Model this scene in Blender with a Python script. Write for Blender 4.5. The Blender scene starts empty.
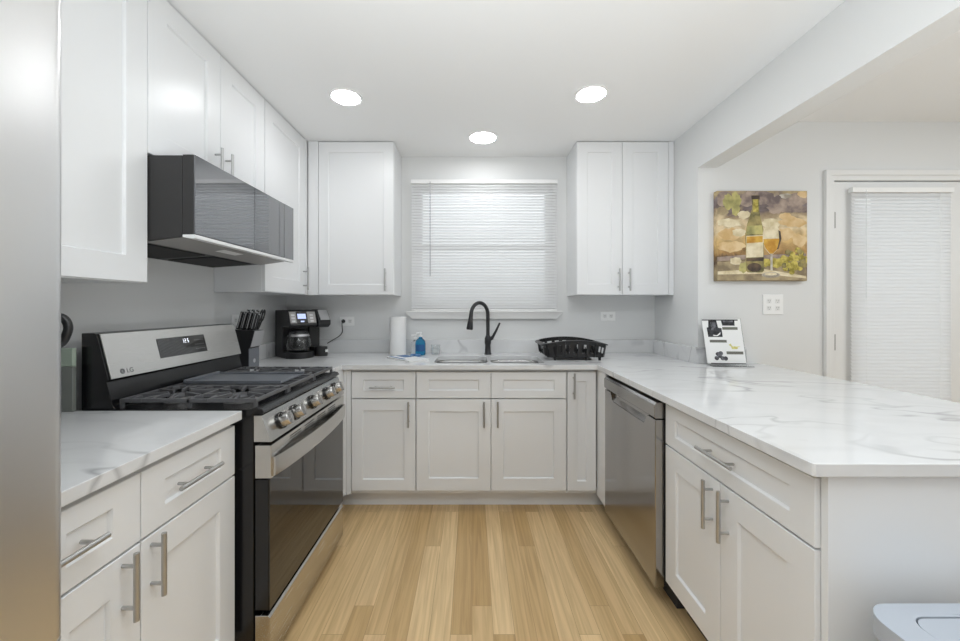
import bpy, bmesh, math, random
from mathutils import Vector, Matrix
from mathutils.geometry import tessellate_polygon
random.seed(7)
PI = math.pi
S = bpy.context.scene
C = S.collection

# ------------------------------------------------------------------ camera
F, H = 388.0, 1.266
cam_d = bpy.data.cameras.new('camera')
cam = bpy.data.objects.new('camera', cam_d); C.objects.link(cam)
cam.location = (0, 0, H); cam.rotation_euler = (PI/2, 0, 0)
cam_d.sensor_width = 36; cam_d.lens = F/960*36
cam_d.shift_x = 8/960; cam_d.shift_y = -13.5/960
cam_d.clip_start = 0.02
S.camera = cam
# ------------------------------------------------------------------ light and exposure
S.view_settings.view_transform = 'Standard'
S.view_settings.look = 'None'
S.view_settings.gamma = 1
S.view_settings.use_curve_mapping = False
S.view_settings.exposure = 0.05
W = bpy.data.worlds.new('world'); S.world = W; W.use_nodes = True
W.node_tree.nodes['Background'].inputs[0].default_value = (0.94, 0.97, 1.0, 1)
W.node_tree.nodes['Background'].inputs[1].default_value = 0.50
LENS = 46.0
def area(name, loc, sx, sy, power, rot=(0, 0, 0), col=(0.90, 0.96, 1.0)):
    d = bpy.data.lights.new(name, 'AREA'); d.shape = 'RECTANGLE'; d.size = sx; d.size_y = sy
    d.energy = power; d.color = col
    o = bpy.data.objects.new(name, d); C.objects.link(o); o.location = loc; o.rotation_euler = rot
    return o
area('kitchen_ceiling_fill', (0.0, 0.30, 2.40), 1.5, 0.6, 10)  # added fill out of view, lifts the left counter, floor and base cabinets
area('dining_ceiling_fill', (3.0, 0.7, 2.40), 1.2, 1.2, 22)  # added ambient fill for the dining side, no visible fixture
area('ceiling_upfill', (0.0, -0.15, 0.95), 1.0, 0.8, 48, (PI, 0, 0))   # unseen upward fill, added to brighten the ceiling
area('window_daylight', (0.09, 3.75, 1.75), 1.6, 1.4, 9, (PI/2, 0, PI))
area('door_daylight', (2.68, 3.1, 1.25), 1.0, 2.0, 12, (PI/2, 0, PI))
area('dining_upfill', (3.0, 0.2, 1.3), 1.0, 1.0, 14, (PI, 0, 0))  # second added upward fill, brightens the dining ceiling from out of view

# ------------------------------------------------------------------ materials
def srgb(r, g, b):
    f = lambda c: (c/255/12.92 if c/255 <= 0.04045 else ((c/255+0.055)/1.055)**2.4)
    return (f(r), f(g), f(b), 1)
def mat(name, col, rough=0.5, metal=0.0, spec=0.5, bump=0, bscale=200, stretch=None, vary=0.0, **kw):
    m = bpy.data.materials.new(name); m.use_nodes = True
    nt = m.node_tree; b = nt.nodes['Principled BSDF']
    if len(col) == 3: col = (*col, 1)
    b.inputs['Base Color'].default_value = col
    b.inputs['Roughness'].default_value = rough
    b.inputs['Metallic'].default_value = metal
    b.inputs['Specular IOR Level'].default_value = spec
    for k, v in kw.items(): b.inputs[k.replace('_', ' ')].default_value = v
    tc = nt.nodes.new('ShaderNodeTexCoord'); mp = nt.nodes.new('ShaderNodeMapping')
    nt.links.new(tc.outputs['Object'], mp.inputs[0])
    if stretch: mp.inputs['Scale'].default_value = stretch
    n = nt.nodes.new('ShaderNodeTexNoise'); n.inputs['Scale'].default_value = bscale
    nt.links.new(mp.outputs[0], n.inputs[0])
    if bump:
        bp = nt.nodes.new('ShaderNodeBump'); bp.inputs['Strength'].default_value = bump
        bp.inputs['Distance'].default_value = 0.001
        nt.links.new(n.outputs[0], bp.inputs['Height']); nt.links.new(bp.outputs[0], b.inputs['Normal'])
    mr = nt.nodes.new('ShaderNodeMapRange')
    mr.inputs['To Min'].default_value = max(0, rough-0.04-vary); mr.inputs['To Max'].default_value = rough+0.04+vary
    nt.links.new(n.outputs[0], mr.inputs[0]); nt.links.new(mr.outputs[0], b.inputs['Roughness'])
    return m
M = {}
M['wall'] = mat('wall_paint', (0.75, 0.755, 0.75), 0.6, bump=0.06, bscale=350)
M['ceil'] = mat('ceiling_paint', (0.86, 0.865, 0.865), 0.8, bump=0.04, bscale=300)
M['trim'] = mat('trim_paint', (0.80, 0.80, 0.79), 0.4)
M['cab'] = mat('white_cabinet_paint', (0.81, 0.818, 0.825), 0.32, bscale=30)
M['cabin'] = mat('cabinet_inside', (0.62, 0.60, 0.57), 0.6)
M['gap'] = mat('dark_gap', (0.03, 0.03, 0.03), 0.8)
M['nickel'] = mat('brushed_nickel', (0.50, 0.50, 0.495), 0.42, 1.0, bscale=400, stretch=(1, 1, 0.1))
M['steel'] = mat('brushed_stainless', (0.60, 0.59, 0.57), 0.26, 1.0, bump=0.05, bscale=300, stretch=(1, 0.02, 1))
M['steelv'] = mat('brushed_stainless_upright', (0.78, 0.78, 0.78), 0.33, 1.0, bump=0.08, bscale=400, stretch=(1, 1, 0.01))
M['dwsteel'] = mat('dishwasher_steel', (0.40, 0.39, 0.38), 0.17, 1.0, bscale=300, stretch=(1, 0.02, 1))
M['sink'] = mat('sink_steel', (0.55, 0.55, 0.54), 0.25, 1.0)
M['black'] = mat('black_enamel', (0.008, 0.008, 0.009), 0.22)
M['iron'] = mat('cast_iron', (0.11, 0.11, 0.115), 0.38, spec=0.6, bump=0.05, bscale=900)
M['griddle'] = mat('griddle_plate', (0.16, 0.17, 0.19), 0.35)
M['bglass'] = mat('black_oven_glass', (0.012, 0.011, 0.010), 0.04, spec=0.9)
M['mwglass'] = mat('microwave_glass', (0.022, 0.027, 0.04), 0.045, spec=1.0, Coat_Weight=1.0, Coat_IOR=2.0, Coat_Roughness=0.01)
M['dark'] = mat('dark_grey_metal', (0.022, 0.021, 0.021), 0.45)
M['grey'] = mat('grey_metal', (0.30, 0.29, 0.28), 0.4)
M['plastic'] = mat('black_plastic', (0.014, 0.014, 0.015), 0.35)
M['matte'] = mat('matte_black', (0.02, 0.02, 0.022), 0.4)
M['white'] = mat('white_plastic', (0.90, 0.90, 0.89), 0.35)
M['paper'] = mat('paper', (0.85, 0.85, 0.84), 0.9, bump=0.3, bscale=120)
M['binp'] = mat('bin_plastic', (0.46, 0.50, 0.56), 0.45)
M['blue'] = mat('blue_print', srgb(40, 95, 150)[:3], 0.5)
M['silver'] = mat('silver_plastic', (0.55, 0.55, 0.56), 0.35, 0.6)
M['green'] = mat('pale_green_board', srgb(172, 186, 170)[:3], 0.4)
M['board'] = mat('grey_board', srgb(126, 129, 124)[:3], 0.4)
def emis(name, col, s):
    m = bpy.data.materials.new(name); m.use_nodes = True; nt = m.node_tree
    b = nt.nodes['Principled BSDF']; b.inputs['Base Color'].default_value = (0.02, 0.02, 0.02, 1)
    b.inputs['Emission Color'].default_value = (*col, 1); b.inputs['Emission Strength'].default_value = s
    return m
M['lens'] = emis('lamp_lens', (0.97, 0.985, 1.0), LENS)
M['lens_dim'] = emis('lamp_lens_dim', (0.97, 0.985, 1.0), LENS*0.55)
M['lcd'] = emis('lit_display', (0.55, 0.65, 1.0), 1.1)
M['led'] = emis('lit_digits', (0.85, 0.9, 1.0), 1.6)
def glass(name, col, rough=0.02, ior=1.45):
    m = bpy.data.materials.new(name); m.use_nodes = True
    b = m.node_tree.nodes['Principled BSDF']; b.inputs['Base Color'].default_value = (*col, 1)
    b.inputs['Transmission Weight'].default_value = 1; b.inputs['Roughness'].default_value = rough
    b.inputs['IOR'].default_value = ior
    return m
M['glass'] = glass('clear_glass', (0.95, 0.97, 0.97))
M['bluesoap'] = glass('blue_soap', (0.05, 0.42, 0.75), 0.1, 1.33)
M['acrylic'] = glass('acrylic', (0.95, 0.96, 0.96), 0.03, 1.2)

def floor_mat():
    m = bpy.data.materials.new('oak_strip_floor'); m.use_nodes = True; nt = m.node_tree; N = nt.nodes; L = nt.links
    b = N['Principled BSDF']
    tc = N.new('ShaderNodeTexCoord'); mp = N.new('ShaderNodeMapping'); mp.inputs['Rotation'].default_value = (0, 0, PI/2)
    L.new(tc.outputs['Object'], mp.inputs[0])
    br = N.new('ShaderNodeTexBrick'); br.offset = 0.37; br.offset_frequency = 3; br.squash = 0.8; br.squash_frequency = 2
    br.inputs['Color1'].default_value = srgb(193, 160, 110); br.inputs['Color2'].default_value = srgb(232, 204, 158)
    br.inputs['Mortar'].default_value = srgb(160, 128, 88)
    br.inputs['Scale'].default_value = 1; br.inputs['Mortar Size'].default_value = 0.0007
    br.inputs['Brick Width'].default_value = 1.5; br.inputs['Row Height'].default_value = 0.083
    L.new(mp.outputs[0], br.inputs[0])
    mp2 = N.new('ShaderNodeMapping'); mp2.inputs['Scale'].default_value = (60, 2.2, 1); L.new(tc.outputs['Object'], mp2.inputs[0])
    # offset the grain per plank
    vm = N.new('ShaderNodeVectorMath'); vm.operation = 'MULTIPLY_ADD'; vm.inputs[1].default_value = (30, 30, 30)
    L.new(br.outputs['Color'], vm.inputs[0]); L.new(mp2.outputs[0], vm.inputs[2])
    n = N.new('ShaderNodeTexNoise'); n.inputs['Scale'].default_value = 1; n.inputs['Detail'].default_value = 6; n.inputs['Distortion'].default_value = 0.8
    L.new(vm.outputs[0], n.inputs[0])
    cr = N.new('ShaderNodeValToRGB'); cr.color_ramp.elements[0].position = 0.32; cr.color_ramp.elements[0].color = (0.80, 0.76, 0.70, 1)
    cr.color_ramp.elements[1].position = 0.62; cr.color_ramp.elements[1].color = (1.04, 1.03, 1.02, 1)
    L.new(n.outputs[0], cr.inputs[0])
    mx = N.new('ShaderNodeMix'); mx.data_type = 'RGBA'; mx.blend_type = 'MULTIPLY'; mx.inputs[0].default_value = 1
    L.new(br.outputs['Color'], mx.inputs[6]); L.new(cr.outputs[0], mx.inputs[7])
    L.new(mx.outputs[2], b.inputs['Base Color'])
    b.inputs['Roughness'].default_value = 0.36
    return m
M['floor'] = floor_mat()
def quartz():
    m = bpy.data.materials.new('white_veined_quartz'); m.use_nodes = True; nt = m.node_tree; N = nt.nodes; L = nt.links
    b = N['Principled BSDF']; b.inputs['Roughness'].default_value = 0.13
    tc = N.new('ShaderNodeTexCoord'); mp = N.new('ShaderNodeMapping'); mp.inputs['Rotation'].default_value = (0, 0, 0.85)
    mp.inputs['Scale'].default_value = (0.8, 2.3, 1); L.new(tc.outputs['Object'], mp.inputs[0])
    def vein(scale, width, seed):
        n = N.new('ShaderNodeTexNoise'); n.noise_dimensions = '4D'; n.inputs['W'].default_value = seed
        n.inputs['Scale'].default_value = scale; n.inputs['Detail'].default_value = 3.5; n.inputs['Distortion'].default_value = 0.5
        L.new(mp.outputs[0], n.inputs[0])
        s = N.new('ShaderNodeMath'); s.operation = 'SUBTRACT'; s.inputs[1].default_value = 0.5; L.new(n.outputs[0], s.inputs[0])
        a = N.new('ShaderNodeMath'); a.operation = 'ABSOLUTE'; L.new(s.outputs[0], a.inputs[0])
        r = N.new('ShaderNodeMapRange'); r.inputs['From Min'].default_value = 0; r.inputs['From Max'].default_value = width
        r.inputs['To Min'].default_value = 1; r.inputs['To Max'].default_value = 0; L.new(a.outputs[0], r.inputs[0])
        return r
    v1 = vein(1.15, 0.011, 2.3); v2 = vein(1.9, 0.05, 8.4)
    msk = N.new('ShaderNodeTexNoise'); msk.inputs['Scale'].default_value = 2.2; L.new(tc.outputs['Object'], msk.inputs[0])
    mr = N.new('ShaderNodeMapRange'); mr.inputs['From Min'].default_value = 0.36; mr.inputs['From Max'].default_value = 0.62; L.new(msk.outputs[0], mr.inputs[0])
    a1 = N.new('ShaderNodeMath'); a1.operation = 'MULTIPLY'; L.new(v1.outputs[0], a1.inputs[0]); L.new(mr.outputs[0], a1.inputs[1])
    a2 = N.new('ShaderNodeMath'); a2.operation = 'MULTIPLY'; L.new(v2.outputs[0], a2.inputs[0]); a2.inputs[1].default_value = 0.13
    a3 = N.new('ShaderNodeMath'); a3.operation = 'MAXIMUM'; L.new(a1.outputs[0], a3.inputs[0]); L.new(a2.outputs[0], a3.inputs[1])
    mx = N.new('ShaderNodeMix'); mx.data_type = 'RGBA'
    mx.inputs[6].default_value = (0.74, 0.745, 0.75, 1); mx.inputs[7].default_value = (0.46, 0.46, 0.47, 1)
    L.new(a3.outputs[0], mx.inputs[0]); L.new(mx.outputs[2], b.inputs['Base Color'])
    return m
M['quartz'] = quartz()
def slat_mat(name, col, tr):
    m = bpy.data.materials.new(name); m.use_nodes = True; nt = m.node_tree; N = nt.nodes; L = nt.links
    b = N['Principled BSDF']; b.inputs['Base Color'].default_value = col; b.inputs['Roughness'].default_value = 0.4
    t = N.new('ShaderNodeBsdfTranslucent'); t.inputs[0].default_value = (0.95, 0.95, 0.95, 1)
    x = N.new('ShaderNodeMixShader'); x.inputs[0].default_value = tr
    L.new(b.outputs[0], x.inputs[1]); L.new(t.outputs[0], x.inputs[2]); L.new(x.outputs[0], N['Material Output'].inputs[0])
    return m
M['slat'] = slat_mat('blind_slat', (0.90, 0.90, 0.90, 1), 0.4)
def canvas():
    m = bpy.data.materials.new('painted_canvas'); m.use_nodes = True; nt = m.node_tree; N = nt.nodes; L = nt.links
    b = N['Principled BSDF']; b.inputs['Roughness'].default_value = 0.6
    tc = N.new('ShaderNodeTexCoord')
    n = N.new('ShaderNodeTexNoise'); n.inputs['Scale'].default_value = 5; n.inputs['Detail'].default_value = 6; n.inputs['Distortion'].default_value = 1.2
    L.new(tc.outputs['Object'], n.inputs[0])
    sx = N.new('ShaderNodeSeparateXYZ'); L.new(tc.outputs['Object'], sx.inputs[0])
    ad = N.new('ShaderNodeMath'); ad.operation = 'MULTIPLY_ADD'; ad.inputs[1].default_value = 0.34
    L.new(n.outputs[0], ad.inputs[0]); L.new(sx.outputs[2], ad.inputs[2])
    mr = N.new('ShaderNodeMapRange'); mr.inputs['From Min'].default_value = 0.17; mr.inputs['From Max'].default_value = 0.72; L.new(ad.outputs[0], mr.inputs[0])
    cr = N.new('ShaderNodeValToRGB'); e = cr.color_ramp.elements
    pts = [(0, srgb(150, 135, 105)), (0.12, srgb(172, 155, 120)), (0.22, srgb(95, 75, 55)), (0.28, srgb(176, 138, 84)), (0.42, srgb(214, 180, 120)),
           (0.58, srgb(226, 206, 168)), (0.68, srgb(216, 196, 160)), (0.76, srgb(170, 150, 120)), (0.82, srgb(110, 96, 96)), (0.92, srgb(140, 128, 130)), (1, srgb(176, 158, 120))]
    e[0].position, e[0].color = pts[0]; e[1].position, e[1].color = pts[-1]
    for p, c in pts[1:-1]:
        k = e.new(p); k.color = c
    L.new(mr.outputs[0], cr.inputs[0])
    n2 = N.new('ShaderNodeTexNoise'); n2.inputs['Scale'].default_value = 22; n2.inputs['Detail'].default_value = 5; L.new(tc.outputs['Object'], n2.inputs[0])
    c2 = N.new('ShaderNodeValToRGB'); c2.color_ramp.elements[0].position = 0.35; c2.color_ramp.elements[0].color = (0.6, 0.57, 0.53, 1)
    c2.color_ramp.elements[1].position = 0.6; c2.color_ramp.elements[1].color = (1.05, 1.03, 1, 1); L.new(n2.outputs[0], c2.inputs[0])
    mx = N.new('ShaderNodeMix'); mx.data_type = 'RGBA'; mx.blend_type = 'MULTIPLY'; mx.inputs[0].default_value = 0.8
    L.new(cr.outputs[0], mx.inputs[6]); L.new(c2.outputs[0], mx.inputs[7]); L.new(mx.outputs[2], b.inputs['Base Color'])
    return m
M['canvas'] = canvas()
def noisy(name, c1, c2, sc):
    m = mat(name, c1[:3], 0.6); nt = m.node_tree; N = nt.nodes; L = nt.links
    tc = N.new('ShaderNodeTexCoord'); n = N.new('ShaderNodeTexNoise'); n.inputs['Scale'].default_value = sc; n.inputs['Detail'].default_value = 4
    L.new(tc.outputs['Object'], n.inputs[0]); cr = N.new('ShaderNodeValToRGB')
    cr.color_ramp.elements[0].position = 0.38; cr.color_ramp.elements[1].position = 0.62
    cr.color_ramp.elements[0].color = c1; cr.color_ramp.elements[1].color = c2
    L.new(n.outputs[0], cr.inputs[0]); L.new(cr.outputs[0], N['Principled BSDF'].inputs['Base Color'])
    return m
P_OLIVE = noisy('paint_olive', srgb(96, 92, 54), srgb(168, 152, 96), 18)
P_DARK = noisy('paint_dark', srgb(58, 46, 40), srgb(104, 84, 62), 20)
P_CREAM = noisy('paint_cream', srgb(206, 190, 150), srgb(236, 224, 194), 20)
P_GOLD = noisy('paint_gold', srgb(186, 130, 34), srgb(216, 172, 70), 20)
P_GRAPE = noisy('paint_grape', srgb(140, 126, 40), srgb(206, 190, 96), 40)
P_LEAF = noisy('paint_leaf', srgb(140, 136, 84), srgb(196, 186, 118), 16)
P_MAUVE = noisy('paint_mauve', srgb(108, 94, 92), srgb(176, 156, 140), 14)
P_STONE = noisy('paint_stone', srgb(132, 116, 90), srgb(178, 160, 124), 16)
P_SAND = noisy('paint_sand', srgb(204, 168, 112), srgb(226, 200, 154), 14)
P_GREY = noisy('paint_grey', srgb(206, 200, 188), srgb(150, 140, 124), 20)

# ------------------------------------------------------------------ mesh helpers
def box(bm, x0, x1, y0, y1, z0, z1, mi=0):
    v = [bm.verts.new((x, y, z)) for z in (z0, z1) for y in (y0, y1) for x in (x0, x1)]
    for f in ((0, 2, 3, 1), (4, 5, 7, 6), (0, 1, 5, 4), (2, 6, 7, 3), (0, 4, 6, 2), (1, 3, 7, 5)):
        bm.faces.new([v[i] for i in f]).material_index = mi
def prism(bm, poly, fn, a, b, mi=0):
    """poly in 2-D, fn(p, t) -> 3-D, extruded t from a to b"""
    r0 = [bm.verts.new(fn(p, a)) for p in poly]; r1 = [bm.verts.new(fn(p, b)) for p in poly]
    n = len(poly)
    fs = [bm.faces.new(r0), bm.faces.new(list(reversed(r1)))]
    for i in range(n): fs.append(bm.faces.new((r0[i], r1[i], r1[(i+1) % n], r0[(i+1) % n])))
    for f in fs: f.material_index = mi
XZ = lambda p, t: (p[0], t, p[1])
XY = lambda p, t: (p[0], p[1], t)
YZ = lambda p, t: (t, p[0], p[1])
def lathe(bm, prof, c=(0, 0, 0), axis='Z', n=28, mi=0, close=False):
    rings = []
    for r, h in prof:
        ring = []
        for k in range(n):
            a = 2*PI*k/n; p = (max(r, 1e-5)*math.cos(a), max(r, 1e-5)*math.sin(a), h)
            if axis == 'X': p = (p[2], p[0], p[1])
            elif axis == 'Y': p = (p[0], p[2], p[1])
            ring.append(bm.verts.new(Vector(p)+Vector(c)))
        rings.append(ring)
    prs = list(zip(rings, rings[1:]))
    if close: prs.append((rings[-1], rings[0]))
    for A, B in prs:
        for k in range(n):
            bm.faces.new((A[k], A[(k+1) % n], B[(k+1) % n], B[k])).material_index = mi
    if not close:
        bm.faces.new(list(reversed(rings[0]))).material_index = mi; bm.faces.new(rings[-1]).material_index = mi
def tube(bm, pts, r, n=10, mi=0):
    pts = [Vector(p) for p in pts]; rs = r if isinstance(r, (list, tuple)) else [r]*len(pts)
    rings = []; prev = None
    for i, p in enumerate(pts):
        t = (pts[min(i+1, len(pts)-1)]-pts[max(i-1, 0)]).normalized()
        if prev is None:
            u = t.orthogonal().normalized()
        else:
            u = (prev-t*prev.dot(t)).normalized()
        prev = u; w = t.cross(u)
        rings.append([bm.verts.new(p+(u*math.cos(2*PI*k/n)+w*math.sin(2*PI*k/n))*rs[i]) for k in range(n)])
    for A, B in zip(rings, rings[1:]):
        for k in range(n): bm.faces.new((A[k], A[(k+1) % n], B[(k+1) % n], B[k])).material_index = mi
    bm.faces.new(list(reversed(rings[0]))).material_index = mi; bm.faces.new(rings[-1]).material_index = mi
def smooth(pts, k=5):
    P = [Vector(p) for p in pts]; out = []
    for i in range(len(P)-1):
        a, b_, c, d = P[max(i-1, 0)], P[i], P[i+1], P[min(i+2, len(P)-1)]
        for j in range(k):
            t = j/k; out.append(0.5*((2*b_)+(c-a)*t+(2*a-5*b_+4*c-d)*t*t+(3*b_-a-3*c+d)*t**3))
    return out+[P[-1]]
def bar(bm, a, b, w, h, mi=0):
    """rectangular bar a->b, width w sideways, height h"""
    a = Vector(a); b = Vector(b); t = (b-a).normalized()
    s = t.cross(Vector((0, 0, 1)))
    s = s.normalized() if s.length > 1e-4 else Vector((1, 0, 0)); q = s.cross(t).normalized()
    v = [bm.verts.new(p+s*i*w/2+q*j*h/2) for p in (a, b) for j in (-1, 1) for i in (-1, 1)]
    for f in ((0, 2, 3, 1), (4, 5, 7, 6), (0, 1, 5, 4), (2, 6, 7, 3), (0, 4, 6, 2), (1, 3, 7, 5)):
        bm.faces.new([v[i] for i in f]).material_index = mi
def slab(bm, loops, z0, z1, mi=0):
    """polygon with holes, extruded"""
    ls = [[Vector((x, y, 0)) for x, y in l] for l in loops]
    tris = tessellate_polygon(ls); flat = [p for l in ls for p in l]
    top = [bm.verts.new((p.x, p.y, z1)) for p in flat]; bot = [bm.verts.new((p.x, p.y, z0)) for p in flat]
    for t in tris:
        bm.faces.new([top[i] for i in t]).material_index = mi
        bm.faces.new([bot[i] for i in reversed(t)]).material_index = mi
    o = 0
    for l in ls:
        n = len(l)
        for i in range(n):
            j = (i+1) % n; bm.faces.new((top[o+i], bot[o+i], bot[o+j], top[o+j])).material_index = mi
        o += n
def rrect(x0, x1, y0, y1, r, n=6):
    out = []
    for cx, cy, a0 in ((x1-r, y1-r, 0), (x0+r, y1-r, 90), (x0+r, y0+r, 180), (x1-r, y0+r, 270)):
        for k in range(n+1):
            a = math.radians(a0+90*k/n); out.append((cx+r*math.cos(a), cy+r*math.sin(a)))
    return out
ORG = {}
def obj(name, fn, m, parent=None, bevel=0, local=False, seg=2, solid=0, smooth=True):
    bm = bmesh.new(); fn(bm)
    bmesh.ops.remove_doubles(bm, verts=bm.verts, dist=1e-6)
    bmesh.ops.recalc_face_normals(bm, faces=bm.faces)
    org = Vector((0, 0, 0)) if (parent is None or local) else ORG.get(parent.name, Vector())
    if org.length: bmesh.ops.translate(bm, verts=bm.verts, vec=-org)
    me = bpy.data.meshes.new(name); bm.to_mesh(me); bm.free()
    for x in (m if isinstance(m, (list, tuple)) else [m]): me.materials.append(x)
    if smooth:
        me.polygons.foreach_set('use_smooth', [True]*len(me.polygons)); me.set_sharp_from_angle(angle=math.radians(32))
    o = bpy.data.objects.new(name, me); C.objects.link(o)
    if parent:
        o.parent = parent; ORG[o.name] = org
    if solid:
        s = o.modifiers.new('solidify', 'SOLIDIFY'); s.thickness = solid; s.offset = 0
    if bevel:
        b = o.modifiers.new('bevel', 'BEVEL'); b.width = bevel; b.segments = seg; b.limit_method = 'ANGLE'
        b.angle_limit = math.radians(35); b.harden_normals = True
    return o
def thing(name, label, cat, loc, rz=0, group=None):
    o = bpy.data.objects.new(name, None); C.objects.link(o); o.location = loc; o.rotation_euler = (0, 0, rz)
    o.empty_display_size = 0.1
    o['label'] = label; o['category'] = cat
    if group: o['group'] = group
    ORG[o.name] = Vector(loc)
    return o
def tag(o, label, cat, group=None):
    o['label'] = label; o['category'] = cat
    if group: o['group'] = group
    return o
def structure(o): o['kind'] = 'structure'; return o
def mono(name, fn, m, label, cat, loc, bevel=0, group=None, **kw):
    """a one-mesh thing with its origin at loc (world-space authoring)"""
    def f(bm):
        fn(bm); bmesh.ops.translate(bm, verts=bm.verts, vec=-Vector(loc))
    o = obj(name, f, m, None, bevel, **kw); o.location = loc
    return tag(o, label, cat, group)

# ------------------------------------------------------------------ the room
XL, XR, YB, HC, YD, XB2, HB = -1.435, 1.415, 3.0, 2.427, 2.43, 1.537, 2.139
YF, XF = -1.6, 4.6
WX0, WX1, WZ0, WZ1 = -0.445, 0.63, 1.24, 2.215
structure(obj('floor', lambda b: box(b, XL-0.12, XF, YF, YB+0.12, -0.05, 0), M['floor']))
structure(obj('ceiling', lambda b: box(b, XL-0.12, XF, YF, YB+0.12, HC, HC+0.05), M['ceil']))
structure(obj('wall_left', lambda b: box(b, XL-0.12, XL, YF, YB+0.12, 0, HC), M['wall']))
def wb(b):
    box(b, XL, WX0, YB, YB+0.12, 0, HC); box(b, WX1, XB2, YB, YB+0.12, 0, HC)
    box(b, WX0, WX1, YB, YB+0.12, 0, WZ0-0.02); box(b, WX0, WX1, YB, YB+0.12, WZ1, HC)
structure(obj('wall_back', wb, M['wall']))
structure(obj('wall_right', lambda b: box(b, XR, XB2, YD, YB, 0, HC), M['wall']))
DX0, DX1, DZ = 2.257, 3.10, 2.055
def wd(b):
    box(b, XB2, DX0, YD, YD+0.12, 0, HC); box(b, DX1, XF, YD, YD+0.12, 0, HC); box(b, DX0, DX1, YD, YD+0.12, DZ, HC)
structure(obj('wall_dining', wd, M['wall']))
structure(obj('wall_far_right', lambda b: box(b, XF, XF+0.1, YF, YD+0.12, 0, HC), M['wall']))
structure(obj('ceiling_beam', lambda b: box(b, XR, XB2, YF, YD-0.0005, HB, HC-0.0005), M['wall']))

# window
def wf(b):
    for x0, x1 in ((WX0, WX0+0.05), (WX1-0.05, WX1)): box(b, x0, x1, YB+0.04, YB+0.10, WZ0, WZ1)
    for z0, z1 in ((WZ0, WZ0+0.05), (WZ1-0.05, WZ1), (1.71, 1.75)): box(b, WX0+0.05, WX1-0.05, YB+0.04, YB+0.10, z0, z1)
win = structure(obj('window_1', wf, M['trim'], bevel=0.003))
obj('glass_pane', lambda b: box(b, WX0+0.05, WX1-0.05, YB+0.068, YB+0.073, WZ0+0.05, WZ1-0.05), M['glass'], win)
sill_poly = [(YB-0.001, 1.236), (YB-0.050, 1.236), (YB-0.052, 1.230), (YB-0.047, 1.222), (YB-0.040, 1.200), (YB-0.036, 1.176), (YB-0.001, 1.174)]
def sill(b):
    # outer ends taper like the moulding
    prof = [(0.0, p[0], p[1]) for p in sill_poly]
    def off(z): return 0.045*max(0, min(1, (1.222-z)/0.046))
    L = [b.verts.new((-0.505+off(z), y, z)) for _, y, z in prof]; R = [b.verts.new((0.690-off(z), y, z)) for _, y, z in prof]
    n = len(prof); b.faces.new(L); b.faces.new(list(reversed(R)))
    for i in range(n): b.faces.new((L[i], R[i], R[(i+1) % n], L[(i+1) % n]))
structure(obj('trim_1', sill, M['trim'], bevel=0.002))

# door in the dining wall
dr = structure(obj('door_1', lambda b: (
    box(b, DX0+0.004, 2.40, YD+0.004, YD+0.045, 0.01, DZ-0.004), box(b, 2.95, DX1-0.004, YD+0.004, YD+0.045, 0.01, DZ-0.004),
    box(b, 2.40, 2.95, YD+0.004, YD+0.045, 0.01, 0.28), box(b, 2.40, 2.95, YD+0.004, YD+0.045, 1.95, DZ-0.004)), M['trim'], bevel=0.002))
obj('glass_pane', lambda b: box(b, 2.40, 2.95, YD+0.02, YD+0.03, 0.28, 1.95), M['glass'], dr)
for z in (1.81, 1.045, 0.25):
    obj('hinge', lambda b: (lathe(b, [(0.006, z-0.05), (0.006, z+0.05)], (DX0+0.004, YD-0.004, 0), n=12), box(b, DX0+0.004, DX0+0.018, YD-0.002, YD+0.004, z-0.05, z+0.05)), M['grey'], dr)
def casing(b):
    o = 0.059
    poly = [(DX0-o, 0), (DX0-o, DZ+o+0.004), (DX1+o, DZ+o+0.004), (DX1+o, 0), (DX1, 0), (DX1, DZ), (DX0, DZ), (DX0, 0)]
    prism(b, poly, XZ, YD-0.016, YD-0.0005)
    o2 = 0.059; i2 = 0.030
    poly = [(DX0-o2, 0), (DX0-o2, DZ+o2+0.004), (DX1+o2, DZ+o2+0.004), (DX1+o2, 0), (DX1+i2, 0), (DX1+i2, DZ+i2), (DX0-i2, DZ+i2), (DX0-i2, 0)]
    prism(b, poly, XZ, YD-0.024, YD-0.016)
structure(obj('trim_2', casing, M['trim'], bevel=0.003))

# ------------------------------------------------------------------ blinds
def blind(label, x0, x1, y, z0, z1, wand_x, wand_z, name='window_blind', pitch=0.0216, tilt=62, group=None):
    t = thing(name, label, 'blind', ((x0+x1)/2, y, z0))
    obj('headrail', lambda b: (box(b, x0-0.004, x1+0.004, y-0.016, y+0.016, z1-0.03, z1)), M['white'], t, 0.002)
    n = int((z1-0.042-z0-0.022)/pitch)+1
    def slats(b):
        a = math.radians(tilt); w = 0.0125
        for k in range(n):
            z = z1-0.042-k*pitch
            pr = []
            for s in (-1, -0.5, 0, 0.5, 1):
                cr = 0.0028*(1-s*s)
                yy = -(s*w*math.cos(a)) - cr*math.sin(a); zz = -(s*w*math.sin(a))*-1*-1 + cr*math.cos(a)
                pr.append((y+yy, z+zz))
            th = 0.0004
            lo = [(p[0]+th, p[1]-th) for p in pr]
            prism(b, pr+list(reversed(lo)), YZ, x0, x1)
    obj('slats', slats, M['slat'], t)
    obj('bottom_rail', lambda b: box(b, x0, x1, y-0.011, y+0.011, z0, z0+0.012), M['white'], t, 0.002)
    for fx in (0.13, 0.87):
        xx = x0+(x1-x0)*fx
        obj('ladder_cord', lambda b: tube(b, [(xx, y-0.0135, z0+0.01), (xx, y-0.0135, z1-0.03)], 0.0008, 6), M['white'], t)
    obj('tilt_wand', lambda b: (tube(b, [(wand_x, y-0.022, z1-0.02), (wand_x, y-0.022, wand_z)], 0.0035, 6)), M['acrylic'] if name != 'window_blind' else M['silver'], t)
    return t
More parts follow.
